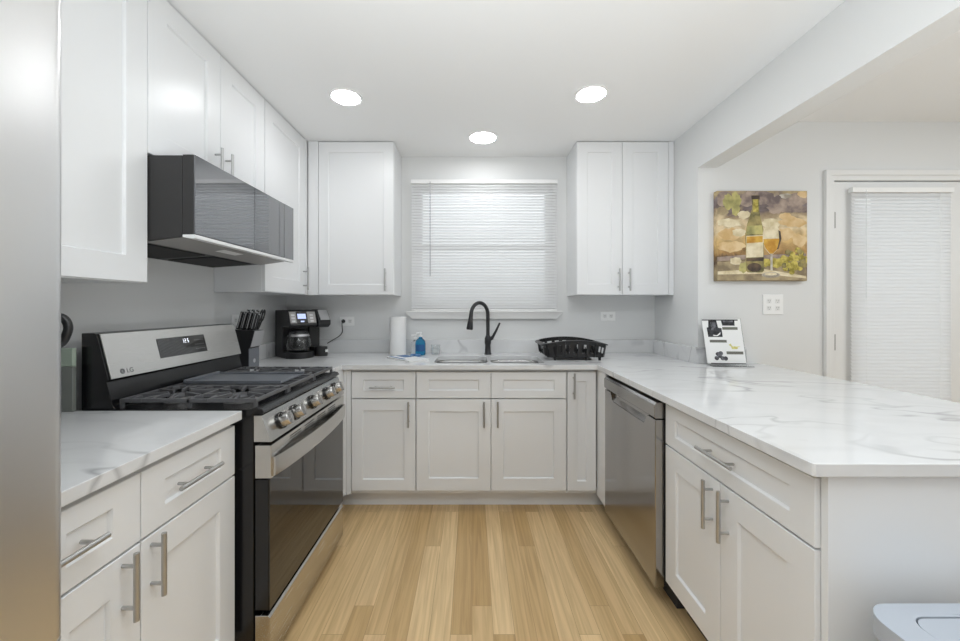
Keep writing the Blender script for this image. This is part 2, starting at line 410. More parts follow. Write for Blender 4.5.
blind('white slatted blind closed over the window behind the sink', -0.462, 0.648, YB-0.03, 1.2385, 2.238, -0.318, 1.50, tilt=58)
blind('white slatted blind hanging on the hinged door', 2.352, 2.972, YD-0.022, 0.24, 2.005, 2.425, 1.32, name='door_blind', tilt=66)

# ------------------------------------------------------------------ cabinets
def basis(o, p):
    if o == 'B': return lambda u, v, n: (u, p-n, v)
    if o == 'L': return lambda u, v, n: (p+n, u, v)
    return lambda u, v, n: (p-n, u, v)
def shaker(bm, fn, u0, u1, v0, v1, t=0.019, w=0.06, dp=0.009, wv=None):
    dv_ = (wv or w)-w
    def ring(i, n):
        j = i+dv_ if i >= w else i
        return [bm.verts.new(fn(*q, n)) for q in ((u0+i, v0+j), (u1-i, v0+j), (u1-i, v1-j), (u0+i, v1-j))]
    R = [ring(0, 0), ring(0, t-0.0015), ring(0.0015, t), ring(w, t), ring(w+0.003, t-0.003), ring(w+0.0045, t-dp)]
    bm.faces.new(R[0])
    for A, B in zip(R, R[1:]):
        for k in range(4): bm.faces.new((A[k], A[(k+1) % 4], B[(k+1) % 4], B[k]))
    bm.faces.new(R[-1])
def pull(bm, fn, u, v, L, vert, n0=0.019, off=0.032, r=0.006):
    if vert: P = [fn(u, v-L/2, n0+off), fn(u, v+L/2, n0+off)]; Q = [(u, v-L*0.31), (u, v+L*0.31)]
    else: P = [fn(u-L/2, v, n0+off), fn(u+L/2, v, n0+off)]; Q = [(u-L*0.31, v), (u+L*0.31, v)]
    tube(bm, P, r, 14)
    for a, c in Q: tube(bm, [fn(a, c, n0), fn(a, c, n0+off)], r*0.75, 10)
def front(root, name, fn, rect, handle=None, w=0.06, dp=0.009, wv=None):
    d = obj(name, lambda b: shaker(b, fn, *rect, w=w, dp=dp, wv=wv), M['cab'], root)
    if handle: obj('handle', lambda b: pull(b, fn, *handle), M['nickel'], d)
    return d
def carcass(bm, fn, u0, u1, v0, v1, depth, top=False, t=0.016):
    """open-topped box of panels; n runs from -depth (back) to 0 (front)"""
    def bx(a0, a1, b0, b1, c0, c1):
        p = [fn(a, b_, c) for a in (a0, a1) for b_ in (b0, b1) for c in (c0, c1)]
        v = [bm.verts.new(q) for q in p]
        for f in ((0, 1, 3, 2), (4, 6, 7, 5), (0, 4, 5, 1), (2, 3, 7, 6), (0, 2, 6, 4), (1, 5, 7, 3)): bm.faces.new([v[i] for i in f])
    bx(u0, u0+t, v0, v1, -depth, 0); bx(u1-t, u1, v0, v1, -depth, 0)
    bx(u0+t, u1-t, v0, v0+t, -depth, 0); bx(u0+t, u1-t, v0+t, v1, -depth, -depth+0.006)
    bx(u0+t, u1-t, v1-0.03, v1, -t, 0)
    if top: bx(u0+t, u1-t, v1-t, v1, -depth+0.006, -t)
CZ0, CZ1, TOP = 0.112, 0.883, 0.884
DV0, DV1, RV0, RV1 = 0.134, 0.697, 0.703, 0.866   # door / drawer heights
PT = 0.95 # pull
# back run (box front at y = 2.409, door front 2.39)
yb = 2.409; fb = basis('B', yb); dB = YB-0.004-yb
t = thing('base_cabinet', 'white base cabinet with one drawer over one door, left of the sink cabinet', 'cabinet', (-0.55, yb, 0))
obj('body', lambda b: (carcass(b, fb, -0.746, -0.347, CZ0, CZ1, dB), box(b, -0.772, -0.7465, yb-0.019, yb, CZ0, CZ1)), M['cab'], t)
front(t, 'drawer', fb, (-0.742, -0.349, RV0, RV1), (-0.546, 0.776, 0.155, False), w=0.072, wv=0.048)
front(t, 'door', fb, (-0.742, -0.349, DV0, DV1), (-0.388, 0.61, 0.155, True), w=0.068)
t = thing('base_cabinet', 'wide white sink cabinet with two doors under two blank drawer fronts', 'cabinet', (0.12, yb, 0))
obj('body', lambda b: carcass(b, fb, -0.345, 0.584, CZ0, CZ1, dB), M['cab'], t)
for u0, u1, hu in ((-0.342, 0.1155, 0.073), (0.1185, 0.581, 0.157)):
    front(t, 'drawer_front', fb, (u0, u1, RV0, RV1), None, w=0.072, wv=0.048)
    front(t, 'door', fb, (u0, u1, DV0, DV1), (hu, 0.61, 0.155, True), w=0.075)
t = thing('base_cabinet', 'narrow white base cabinet with one tall door beside the dishwasher corner', 'cabinet', (0.67, yb, 0))
obj('body', lambda b: carcass(b, fb, 0.586, 0.766, CZ0, CZ1, dB), M['cab'], t)
front(t, 'door', fb, (0.588, 0.764, DV0, RV1), (0.624, 0.783, 0.155, True), w=0.058)
# corner fillers
mono('filler_panel', lambda b: box(b, 0.772, 0.795, 2.245, 2.408, 0.105, CZ1), M['cab'], 'narrow white filler strip between corner cabinet and dishwasher', 'panel', (0.78, 2.33, 0.105), 0.001)
mono('filler_panel', lambda b: (box(b, -0.81, -0.79, 2.10, 2.39, 0.105, CZ1), box(b, -0.79, -0.7735, 2.39, 2.408, 0.105, CZ1)), M['cab'], 'white filler panel in the corner between range and back cabinets', 'panel', (-0.8, 2.25, 0.105), 0.001)
mono('toe_kick', lambda b: box(b, -0.85, 0.850, 2.485, 2.497, 0.0, 0.110), M['cab'], 'long white toe kick board under the back cabinets', 'toe kick', (0, 2.49, 0), 0.001)
# left run
fl = basis('L', -0.819)
t = thing('base_cabinet', 'white base cabinet with two drawers over two doors, between fridge and range', 'cabinet', (-0.82, 0.97, 0))
obj('body', lambda b: carcass(b, fl, 0.690, 1.312, CZ0, CZ1, -XL-0.819-0.004), M['cab'], t)
SL = 0.938
front(t, 'drawer', fl, (0.693, SL-0.0015, RV0, RV1), (0.752, 0.785, 0.136, False), w=0.072, wv=0.048)
front(t, 'drawer', fl, (SL+0.0015, 1.309, RV0, RV1), (1.11, 0.785, 0.17, False), w=0.072, wv=0.048)
front(t, 'door', fl, (0.693, SL-0.0015, DV0, DV1), (0.888, 0.625, 0.155, True), w=0.078)
front(t, 'door', fl, (SL+0.0015, 1.309, DV0, DV1), (0.968, 0.625, 0.155, True), w=0.078)
obj('toe_kick', lambda b: box(b, -0.90, -0.888, 0.690, 1.312, 0, 0.110), M['cab'], t)
# right run
fr = basis('R', 0.819)
t = thing('base_cabinet', 'white base cabinet with one wide drawer over two doors, right of the dishwasher', 'cabinet', (0.82, 1.25, 0))
obj('body', lambda b: carcass(b, fr, 0.905, 1.606, CZ0, CZ1, XR-0.819-0.012), M['cab'], t)
front(t, 'drawer', fr, (0.906, 1.604, RV0, RV1), (1.243, 0.785, 0.18, False), w=0.072, wv=0.048)
front(t, 'door', fr, (0.906, 1.2495, DV0, DV1), (1.211, 0.61, 0.16, True), w=0.078)
front(t, 'door', fr, (1.2525, 1.604, DV0, DV1), (1.291, 0.61, 0.16, True), w=0.078)
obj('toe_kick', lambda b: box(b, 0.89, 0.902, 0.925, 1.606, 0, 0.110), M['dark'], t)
mono('peninsula_panel', lambda b: prism(b, [(0.813, 0.886), (1.72, 0.886), (1.72, 0.904), (1.436, 0.904), (1.436, 2.40), (1.42, 2.40), (1.42, 0.904), (0.813, 0.904)], XY, 0, CZ1), M['cab'],
     'plain white panel closing the near end and back of the peninsula', 'panel', (1.2, 0.9, 0), 0.001)

# wall cabinets
UZ0, UZ1 = 1.350, HC-0.002
UXF = -1.15       # door face of the left wall cabinets
ful = basis('L', UXF-0.019); dU = UXF-0.019-XL-0.003
t = thing('wall_cabinet', 'tall white wall cabinet by the fridge, left of the microwave', 'cabinet', (-1.3, 1.0, UZ0))
obj('body', lambda b: carcass(b, ful, 0.69, 1.3765, UZ0, UZ1, dU, True), M['cab'], t)
front(t, 'door', ful, (0.692, 0.9975, UZ0+0.003, UZ1-0.004), (0.96, 1.46, 0.155, True), w=0.085)
front(t, 'door', ful, (1.0005, 1.3755, UZ0+0.003, UZ1-0.004), (1.03, 1.46, 0.155, True), w=0.085)
t = thing('wall_cabinet', 'short white wall cabinet with two doors above the microwave', 'cabinet', (-1.3, 1.76, 1.812))
obj('body', lambda b: carcass(b, ful, 1.377, 2.152, 1.812, UZ1, dU, True), M['cab'], t)
front(t, 'door', ful, (1.379, 1.7725, 1.815, UZ1-0.004), (1.737, 1.90, 0.155, True), w=0.085)
front(t, 'door', ful, (1.7755, 2.150, 1.815, UZ1-0.004), (1.812, 1.90, 0.155, True), w=0.085)
YUF = 2.713
t = thing('wall_cabinet', 'tall white wall cabinet in the corner, right of the microwave', 'cabinet', (-1.3, 2.43, UZ0))
obj('body', lambda b: (carcass(b, ful, 2.155, YUF+0.018, UZ0, UZ1, dU, True), box(b, UXF-0.019, UXF, 2.682, YUF-0.001, UZ0, UZ1)), M['cab'], t)
front(t, 'door', ful, (2.157, 2.680, UZ0+0.003, UZ1-0.004), (2.645, 1.46, 0.155, True), w=0.085)
fub = basis('B', YUF+0.019); dV = YB-YUF-0.019-0.003
t = thing('wall_cabinet', 'tall white single door wall cabinet left of the window', 'cabinet', (-0.83, 2.85, UZ0))
obj('body', lambda b: (carcass(b, fub, -1.145, -0.546, UZ0, UZ1, dV, True), box(b, -1.145, -1.076, YUF, YUF+0.019, UZ0, UZ1)), M['cab'], t)
front(t, 'door', fub, (-1.073, -0.549, UZ0+0.003, UZ1-0.004), (-0.603, 1.455, 0.155, True), w=0.07, dp=0.007)
t = thing('wall_cabinet', 'tall white double door wall cabinet right of the window', 'cabinet', (1.04, 2.85, UZ0))
obj('body', lambda b: (carcass(b, fub, 0.733, 1.375, UZ0, UZ1, dV, True), box(b, 1.3755, XR-0.003, YUF+0.002, YUF+0.02, UZ0, UZ1)), M['cab'], t)
front(t, 'door', fub, (0.735, 1.0495, UZ0+0.003, UZ1-0.004), (1.022, 1.455, 0.155, True), w=0.072, dp=0.007)
front(t, 'door', fub, (1.0525, 1.373, UZ0+0.003, UZ1-0.004), (1.095, 1.455, 0.155, True), w=0.072, dp=0.007)

# ------------------------------------------------------------------ countertops and sink
CT = 0.914
t = thing('countertop', 'short white veined countertop between fridge and range', 'countertop', (-1.1, 1.0, TOP))
obj('slab', lambda b: slab(b, [[(XL+0.002, 0.687), (-0.781, 0.687), (-0.781, 1.318), (XL+0.002, 1.318)]], TOP, CT), M['quartz'], t, 0.002)
bowls = [(-0.243, 0.100, 2.425, 2.80), (0.121, 0.462, 2.425, 2.80)]
def bowl_loop(x0, x1, y0, y1, g=0): return rrect(x0-g, x1+g, y0-g, y1+g, 0.07+g, 8)
outer = [(XL+0.002, 2.100), (-0.793, 2.100), (-0.793, 2.357), (0.764, 2.357), (0.766, 0.876), (0.772, 0.870), (1.79, 0.870), (1.79, YD-0.002), (XR-0.002, YD-0.002), (XR-0.002, YB-0.002), (XL+0.002, YB-0.002)]
t = thing('countertop', 'U-shaped white veined countertop running past the sink to the peninsula', 'countertop', (0, 2.6, TOP))
obj('slab', lambda b: slab(b, [outer]+[bowl_loop(*q) for q in bowls], TOP, CT), M['quartz'], t, 0.002)
BS = 1.014
obj('backsplash', lambda b: box(b, XL+0.002, XR-0.002, YB-0.022, YB-0.002, CT, BS), M['quartz'], t, 0.0015)
obj('backsplash', lambda b: box(b, XL+0.002, XL+0.022, 2.10, YB-0.0225, CT, BS), M['quartz'], t, 0.0015)
obj('backsplash', lambda b: box(b, XR-0.022, XR-0.002, YD-0.022, YB-0.0225, CT, BS), M['quartz'], t, 0.0015)
obj('backsplash', lambda b: box(b, XR-0.0015, 1.705, YD-0.022, YD-0.002, CT, BS), M['quartz'], t, 0.0015)
t = thing('sink', 'double bowl undermount steel sink below the window', 'sink', (0.11, 2.61, 0.70))
for q in bowls:
    def bw(b, q=q):
        hs = [(0.004, TOP-0.001), (0.002, TOP-0.012), (-0.004, 0.75), (-0.018, 0.725), (-0.05, 0.715)]
        rings = [[b.verts.new((x, y, z)) for x, y in bowl_loop(*q, g)] for g, z in hs]
        for A, B in zip(rings, rings[1:]):
            for k in range(len(A)): b.faces.new((A[k], A[(k+1) % len(A)], B[(k+1) % len(A)], B[k]))
        b.faces.new(rings[-1])
    bo = obj('bowl', bw, M['sink'], t, solid=0.0015)
    cx, cy = (q[0]+q[1])/2, 2.66
    obj('drain', lambda b: lathe(b, [(0.04, 0.716), (0.04, 0.719), (0.03, 0.7195), (0.028, 0.7165)], (cx, cy, 0)), M['grey'], bo)

# faucet
fx, fy = 0.118, 2.885
t = thing('faucet', 'black gooseneck faucet with pull-down spray head at the sink', 'faucet', (fx, fy, CT))
obj('base', lambda b: lathe(b, [(0.027, CT), (0.027, CT+0.006), (0.023, CT+0.012), (0.021, CT+0.05), (0.020, CT+0.07), (0.024, CT+0.085), (0.024, CT+0.12), (0.016, CT+0.14)], (fx, fy, 0)), M['matte'], t)
dv = Vector((-0.80, -0.60, 0)).normalized(); R = 0.078
pts = [Vector((fx, fy, CT+0.13)), Vector((fx, fy, CT+0.22)), Vector((fx, fy, CT+0.293))]
for k in range(1, 15):
    a = PI*k/15*1.06
    pts.append(Vector((fx, fy, CT+0.293))+dv*(R-R*math.cos(a))+Vector((0, 0, R*math.sin(a)*1.15)))
obj('spout', lambda b: tube(b, pts, 0.0135, 14), M['matte'], t)
e = pts[-1]; d = (pts[-1]-pts[-2]).normalized()
obj('spray_head', lambda b: tube(b, [e, e+d*0.02, e+d*0.03, e+d*0.098, e+d*0.108], [0.0145, 0.015, 0.0165, 0.024, 0.021], 16), M['matte'], t)
obj('lever', lambda b: (tube(b, [(fx, fy, CT+0.105), (fx+0.035, fy-0.005, CT+0.125)], [0.016, 0.014], 12), tube(b, [(fx+0.03, fy-0.005, CT+0.118), (fx+0.06, fy-0.01, CT+0.175), (fx+0.088, fy-0.012, CT+0.235)], [0.011, 0.009, 0.007], 12)), M['matte'], t)

# ------------------------------------------------------------------ downlights
LP = [((-0.697, 2.145), 'round ceiling downlight nearest the left wall cabinets', 0.080), ((0.649, 2.115), 'round ceiling downlight nearest the right beam', 0.080), ((0.075, 2.655), 'round ceiling downlight closest to the window', 0.092)]
for (x, y), lab, r in LP:
    t = thing('ceiling_downlight', lab, 'ceiling light', (x, y, HC), group='recessed ceiling downlights')
    obj('trim_ring', lambda b: lathe(b, [(r+0.010, HC-0.0005), (r+0.009, HC-0.005), (r, HC-0.007), (r-0.004, HC-0.005), (r-0.004, HC-0.0005)], (x, y, 0), n=40, close=True), M['white'], t)
    obj('lens', lambda b: lathe(b, [(r-0.005, HC-0.001), (r-0.005, HC-0.0045), (0.01, HC-0.005)], (x, y, 0), n=40), M['lens'] if r < 0.09 else M['lens_dim'], t)

# ------------------------------------------------------------------ text helper
def text_into(bm, s, size, fn):
    cu = bpy.data.curves.new('tmp', 'FONT'); cu.body = s; cu.size = size; cu.extrude = 0.0
    o = bpy.data.objects.new('tmp', cu); C.objects.link(o)
    dg = bpy.context.evaluated_depsgraph_get(); me = o.evaluated_get(dg).to_mesh()
    vs = [bm.verts.new(fn(v.co.x, v.co.y)) for v in me.vertices]
    for p in me.polygons:
        try: bm.faces.new([vs[i] for i in p.vertices])
        except ValueError: pass
    o.evaluated_get(dg).to_mesh_clear()
    bpy.data.objects.remove(o); bpy.data.curves.remove(cu)

# ------------------------------------------------------------------ range
Y0, Y1 = 1.331, 2.090; YM = (Y0+Y1)/2
t = thing('gas_range', 'freestanding stainless gas range with black cooktop and sloped control panel', 'range', (-1.0, YM, 0))
obj('body', lambda b: (prism(b, [(-1.33, 0.05), (-0.75, 0.05), (-0.75, 0.90), (-1.33, 0.90)], XZ, Y0, Y1),
    box(b, -1.28, -0.80, Y0+0.03, Y1-0.03, 0.0, 0.05)), M['black'], t, 0.002)
bgp = [(-1.34, 0.90), (-1.235, 0.90), (-1.235, 0.935), (-1.255, 1.008), (-1.248, 1.014), (-1.288, 1.172), (-1.30, 1.176), (-1.34, 1.176)]
bg = obj('backguard', lambda b: prism(b, bgp, XZ, Y0, Y1), M['black'], t, 0.002)
ds = (Vector((-1.288, 1.172))-Vector((-1.248, 1.014))); Lbg = ds.length; ds.normalize(); nb = Vector((ds.y, -ds.x))  # outward (+X)
def bgf(u, v, n): p = Vector((-1.248, 1.014))+ds*v+nb*n; return (p.x, u, p.y)
def plate(bm, fn, u0, u1, v0, v1, n0, n1, mi=0):
    v = [bm.verts.new(fn(u, w, n)) for n in (n0, n1) for w in (v0, v1) for u in (u0, u1)]
    for f in ((0, 2, 3, 1), (4, 5, 7, 6), (0, 1, 5, 4), (2, 6, 7, 3), (0, 4, 6, 2), (1, 3, 7, 5)): bm.faces.new([v[i] for i in f]).material_index = mi
face = obj('backguard_face', lambda b: plate(b, bgf, Y0+0.006, Y1-0.002, 0.0, Lbg, 0.0005, 0.007), M['steel'], t, 0.002)
def PX(px, D): return None
disp = obj('display', lambda b: plate(b, bgf, 1.562, 1.836, 0.045, 0.125, 0.0075, 0.009), M['bglass'], t, 0.001)
def digits(b):
    segs = {'1': 'bc', '2': 'abged', '5': 'afgcd'}
    for ch, u in zip('125', (1.694, 1.707, 1.723)):
        w, h, th, v = 0.008, 0.018, 0.0022, 0.096
        P = {'a': (0, w, h-th, h), 'd': (0, w, 0, th), 'g': (0, w, h/2-th/2, h/2+th/2), 'b': (w-th, w, h/2, h), 'c': (w-th, w, 0, h/2), 'e': (0, th, 0, h/2), 'f': (0, th, h/2, h)}
        for q in segs[ch]: plate(b, bgf, u+P[q][0], u+P[q][1], v+P[q][2], v+P[q][3], 0.0092, 0.0095)
def keys(b):
    for r in range(3):
        for c in range(5): plate(b, bgf, 1.766+c*0.012, 1.771+c*0.012, 0.062+r*0.02, 0.0635+r*0.02, 0.0092, 0.0095)
obj('clock_digits', digits, M['led'], disp)
obj('key_marks', keys, M['silver'], disp)
def logo(b):
    n = 28; c = (1.384, 0.022)
    def P(r, a): return b.verts.new(bgf(c[0]+r*math.cos(a), c[1]+r*math.sin(a), 0.0075))
    A = [P(0.0095, 2*PI*k/n) for k in range(n)]
    b.faces.new(A)
    text_into(b, 'LG', 0.024, lambda x, y: bgf(1.400+x, 0.014+y, 0.0075))
M['logo'] = mat('logo_grey', (0.12, 0.12, 0.12), 0.4)
lg = obj('logo', logo, M['logo'], face)
def logomark(b):
    c = (1.384, 0.022)
    plate(b, bgf, c[0]-0.0015, c[0]-0.0003, c[1]-0.005, c[1]+0.005, 0.0076, 0.0079); plate(b, bgf, c[0]-0.0015, c[0]+0.003, c[1]-0.005, c[1]-0.004, 0.0076, 0.0079)
    plate(b, bgf, c[0]-0.0055, c[0]-0.0040, c[1]+0.001, c[1]+0.003, 0.0076, 0.0079)
obj('logo_letter', logomark, M['steel'], face)
obj('cooktop', lambda b: prism(b, [(-1.235, 0.900), (-0.722, 0.897), (-0.714, 0.905), (-0.722, 0.916), (-0.742, 0.921), (-0.76, 0.914), (-1.225, 0.914), (-1.235, 0.93)], XZ, Y0, Y1), M['black'], t, 0.002)
# control panel, knobs
cpp = [(-0.7495, 0.802), (-0.688, 0.802), (-0.722, 0.893), (-0.7495, 0.893)]
cp = obj('control_panel', lambda b: prism(b, cpp, XZ, Y0, Y1), M['steel'], t, 0.002)
cd = (Vector((-0.722, 0.893))-Vector((-0.688, 0.802))).normalized(); cn = Vector((cd.y, -cd.x))
for yk in (1.432, 1.543, 1.7105, 1.878, 1.989):
    c0 = Vector((-0.705, 0.8475))
    def knob(b, yk=yk):
        lathe(b, [(0.029, 0.0), (0.029, 0.004), (0.0255, 0.006), (0.024, 0.034), (0.022, 0.038), (0.0, 0.0385)], n=28)
        box(b, -0.005, 0.005, -0.023, 0.023, 0.036, 0.044)
        rot = Matrix(((0, cd.x, cn.x), (1, 0, 0), (0, cd.y, cn.y)))
        for v in b.verts: v.co = rot @ v.co + Vector((c0.x, yk, c0.y))
    k = obj('knob', knob, M['steel'], t)
    def ring(b, yk=yk):
        lathe(b, [(0.0305, 0.0), (0.0305, 0.008), (0.0292, 0.008), (0.0292, 0.0)], n=28, close=True)
        rot = Matrix(((0, cd.x, cn.x), (1, 0, 0), (0, cd.y, cn.y)))
        for v in b.verts: v.co = rot @ v.co + Vector((c0.x, yk, c0.y))
    obj('knob_collar', ring, M['black'], k)
# oven door
def odoor(b):
    box(b, -0.746, -0.698, Y0+0.002, Y1-0.002, 0.222, 0.672)
od = obj('oven_door', odoor, M['black'], t, 0.003)
obj('door_glass', lambda b: box(b, -0.6975, -0.694, Y0+0.002, Y1-0.002, 0.224, 0.674), M['bglass'], od, 0.001)
tb = obj('door_top_panel', lambda b: box(b, -0.746, -0.690, Y0+0.002, Y1-0.002, 0.676, 0.790), M['steel'], od, 0.002)
def vents(b):
    for y0 in (1.47, 1.60, 1.73, 1.86):
        for z in (0.757, 0.766, 0.775): box(b, -0.691, -0.6897, y0, y0+0.095, z, z+0.0035)
obj('vent_slots', vents, M['gap'], od)
def handle(b):
    n = 22; rows = []
    for k in range(n+1):
        s = k/n; y = Y0+0.012+(Y1-Y0-0.024)*s
        bulge = 0.026*math.sin(PI*s)**0.7 if 0 < s < 1 else 0
        x = -0.690+0.006+bulge
        rows.append([b.verts.new(p) for p in ((x-0.006, y, 0.745), (x+0.002, y, 0.748), (x+0.006, y, 0.735), (x+0.004, y, 0.684), (x-0.006, y, 0.680))])
    for A, B in zip(rows, rows[1:]):
        for k in range(5): b.faces.new((A[k], A[(k+1) % 5], B[(k+1) % 5], B[k]))
    b.faces.new(rows[0]); b.faces.new(list(reversed(rows[-1])))
obj('handle', handle, M['steel'], od)
obj('drawer', lambda b: prism(b, [(-0.746, 0.035), (-0.70, 0.035), (-0.694, 0.045), (-0.694, 0.196), (-0.70, 0.204), (-0.746, 0.204)], XZ, Y0+0.002, Y1-0.002), M['steel'], t, 0.002)
# burners and grates
for bx_, by_, br_ in ((-0.87, 1.46, 0.045), (-1.10, 1.46, 0.036), (-0.87, 1.96, 0.040), (-1.10, 1.96, 0.034), (-0.985, 1.71, 0.04)):
    u = obj('burner', lambda b: lathe(b, [(br_+0.012, 0.9145), (br_+0.012, 0.920), (br_+0.002, 0.922), (br_, 0.930)], (bx_, by_, 0), n=24), M['grey'], t)
    obj('burner_cap', lambda b: lathe(b, [(br_, 0.9305), (br_, 0.936), (br_-0.006, 0.939), (0, 0.939)], (bx_, by_, 0), n=24), M['iron'], u)
GX0, GX1 = -1.215, -0.752
for g0, g1, kind in ((Y0+0.012, 1.581, 0), (1.585, 1.836, 1), (1.840, Y1-0.012, 0)):
    def grate(b, g0=g0, g1=g1, kind=kind):
        z = 0.941; w = 0.011; h = 0.013
        bar(b, (GX0, g0, z), (GX0, g1, z), w, h); bar(b, (GX1, g0, z), (GX1, g1, z), w, h)
        bar(b, (GX0, g0+w/2, z), (GX1, g0+w/2, z), w, h); bar(b, (GX0, g1-w/2, z), (GX1, g1-w/2, z), w, h)
        gm = (g0+g1)/2; xm = (GX0+GX1)/2
        if kind == 0:
            bar(b, (xm, g0, z), (xm, g1, z), w, h)
            for xc in (-0.87, -1.10):
                for k in range(8):
                    a = PI/8+PI*k/4; dx, dy = math.cos(a), math.sin(a)
                    # finger from the frame towards the burner
                    tx = ((GX1 if xc > xm else xm)-xc)/dx if dx > 0 else ((xm if xc > xm else GX0)-xc)/dx
                    ty = (g1-gm)/dy if dy > 0 else (g0-gm)/dy
                    r1 = min(tx, ty)
                    bar(b, (xc+dx*0.035, gm+dy*0.035, z+0.003), (xc+dx*r1, gm+dy*r1, z+0.001), 0.009, 0.013)
            for k in range(7):
                xk = GX0+0.03+(GX1-GX0-0.06)*k/6
                bar(b, (xk, g0+0.001, z-0.002), (xk, g0+0.05, z+0.004), 0.009, 0.013); bar(b, (xk, g1-0.001, z-0.002), (xk, g1-0.05, z+0.004), 0.009, 0.013)
        else:
            for k in range(1, 4): bar(b, (GX0, g0+(g1-g0)*k/4, z), (GX1, g0+(g1-g0)*k/4, z), 0.009, h)
        for xx in (GX0, xm, GX1):
            for yy in (g0+0.006, g1-0.006): box(b, xx-0.006, xx+0.006, yy-0.005, yy+0.005, 0.914, z-0.006)
    obj('grate', grate, M['iron'], t, 0.0015)
mono('griddle', lambda b: (box(b, -1.19, -0.79, 1.60, 1.822, 0.9485, 0.954), box(b, -1.19, -1.182, 1.60, 1.822, 0.954, 0.966), box(b, -1.182, -0.79, 1.60, 1.607, 0.954, 0.962), box(b, -1.182, -0.79, 1.815, 1.822, 0.954, 0.962)), M['griddle'], 'flat grey griddle plate lying on the middle grate of the range', 'griddle', (-1.0, 1.71, 0.9485), 0.002)

# ------------------------------------------------------------------ microwave
MY0, MY1, MZ0, MZ1 = 1.379, 2.141, 1.513, 1.809
t = thing('microwave', 'black over-the-range microwave under the short wall cabinet', 'microwave', (-1.2, 1.76, MZ0))
obj('body', lambda b: prism(b, [(XL+0.003, MZ0-0.03), (-1.16, MZ0-0.012), (-1.03, MZ0+0.004), (-1.03, MZ1-0.003), (XL+0.003, MZ1-0.003)], XZ, MY0, MY1), M['dark'], t, 0.002)
obj('door', lambda b: box(b, -1.029, -0.990, MY0, 2.035, MZ0+0.012, MZ1), M['dark'], t, 0.002)
obj('door_glass', lambda b: box(b, -0.9895, -0.985, MY0+0.001, 2.0345, MZ0+0.014, MZ1-0.001), M['mwglass'], t, 0.001)
obj('control_panel', lambda b: box(b, -1.029, -0.985, 2.0375, MY1, MZ0+0.012, MZ1), M['mwglass'], t, 0.001)
obj('bottom_trim', lambda b: prism(b, [(-1.029, MZ0+0.002), (-0.99, MZ0-0.004), (-0.984, MZ0-0.002), (-0.984, MZ0+0.011), (-1.029, MZ0+0.011)], XZ, MY0, MY1), mat('bright_trim', (0.85, 0.85, 0.85), 0.35, 0.4), t, 0.001)
obj('underside_panel', lambda b: prism(b, [(-1.16, MZ0-0.0125), (-1.032, MZ0+0.0035), (-1.032, MZ0+0.0015), (-1.16, MZ0-0.0165)], XZ, MY0+0.01, MY1-0.01), M['grey'], t)
for y0 in (MY0+0.05, MY0+0.41):
    obj('grease_filter', lambda b: prism(b, [(-1.40, MZ0-0.0285), (-1.19, MZ0-0.0145), (-1.19, MZ0-0.018), (-1.40, MZ0-0.033)], XZ, y0, y0+0.30), M['gap'], t)
obj('light_cover', lambda b: prism(b, [(-1.10, MZ0-0.0065), (-1.06, MZ0-0.001), (-1.06, MZ0-0.003), (-1.10, MZ0-0.0085)], XZ, 1.66, 1.80), M['white'], t)

# ------------------------------------------------------------------ dishwasher
t = thing('dishwasher', 'stainless dishwasher built in under the right countertop', 'dishwasher', (1.1, 1.92, 0))
QY0, QY1, QX = 1.618, 2.232, 0.760
obj('body', lambda b: (box(b, QX+0.045, 1.40, QY0+0.004, QY1-0.004, 0.10, 0.872), box(b, 0.86, 1.38, QY0+0.01, QY1-0.01, 0, 0.10)), M['gap'], t)
obj('control_panel', lambda b: prism(b, [(QX+0.044, 0.800), (QX+0.006, 0.800), (QX, 0.806), (QX, 0.856), (QX+0.01, 0.868), (QX+0.044, 0.868)], XZ, QY0, QY1), M['dwsteel'], t, 0.002)
def ddoor(b):
    a0, a1 = QY0+0.11, QY1-0.11
    poly = [(QY0, 0.094), (QY1, 0.094), (QY1, 0.795), (a1+0.03, 0.795), (a1, 0.752), (a0, 0.752), (a0-0.03, 0.795), (QY0, 0.795)]
    prism(b, poly, YZ, QX+0.004, QX+0.044)
dd = obj('door', ddoor, M['dwsteel'], t, 0.004, seg=3)
obj('handle_pocket', lambda b: prism(b, [(QX+0.008, 0.7525), (QX+0.024, 0.775), (QX+0.024, 0.799), (QX+0.043, 0.799), (QX+0.043, 0.7525)], XZ, QY0+0.085, QY1-0.085), M['dwsteel'], t)
# ------------------------------------------------------------------ refrigerator
t = thing('refrigerator', 'tall stainless refrigerator at the left edge of the photo', 'refrigerator', (-1.1, 0.2, 0))
obj('body', lambda b: box(b, XL+0.03, -0.775, -0.26, 0.660, 0.02, 1.80), M['grey'], t, 0.004)
def fdoor(z0, z1):
    def f(b):
        pts = []
        y0, y1 = -0.262, 0.680; xf = -0.700
        for k in range(13):
            s = k/12; pts.append((xf+0.010*(1-(2*s-1)**2)-0.005, y0+0.025+(y1-y0-0.05)*s))
        n = 6; r = 0.025
        top = [(xf-0.005-r+r*math.cos(a*PI/2/n), y1-r+r*math.sin(a*PI/2/n)) for a in range(1, n+1)]
        bot = [(xf-0.005-r+r*math.cos(a*PI/2/n), y0+r-r*math.sin(a*PI/2/n)) for a in range(n, 0, -1)]
        poly = [(-0.773, y0)]+bot+pts+top+[(-0.773, y1)]
        prism(b, poly, XY, z0, z1)
    return f
obj('door', fdoor(0.70, 1.82), M['steelv'], t)
obj('freezer_drawer', fdoor(0.06, 0.694), M['steelv'], t)

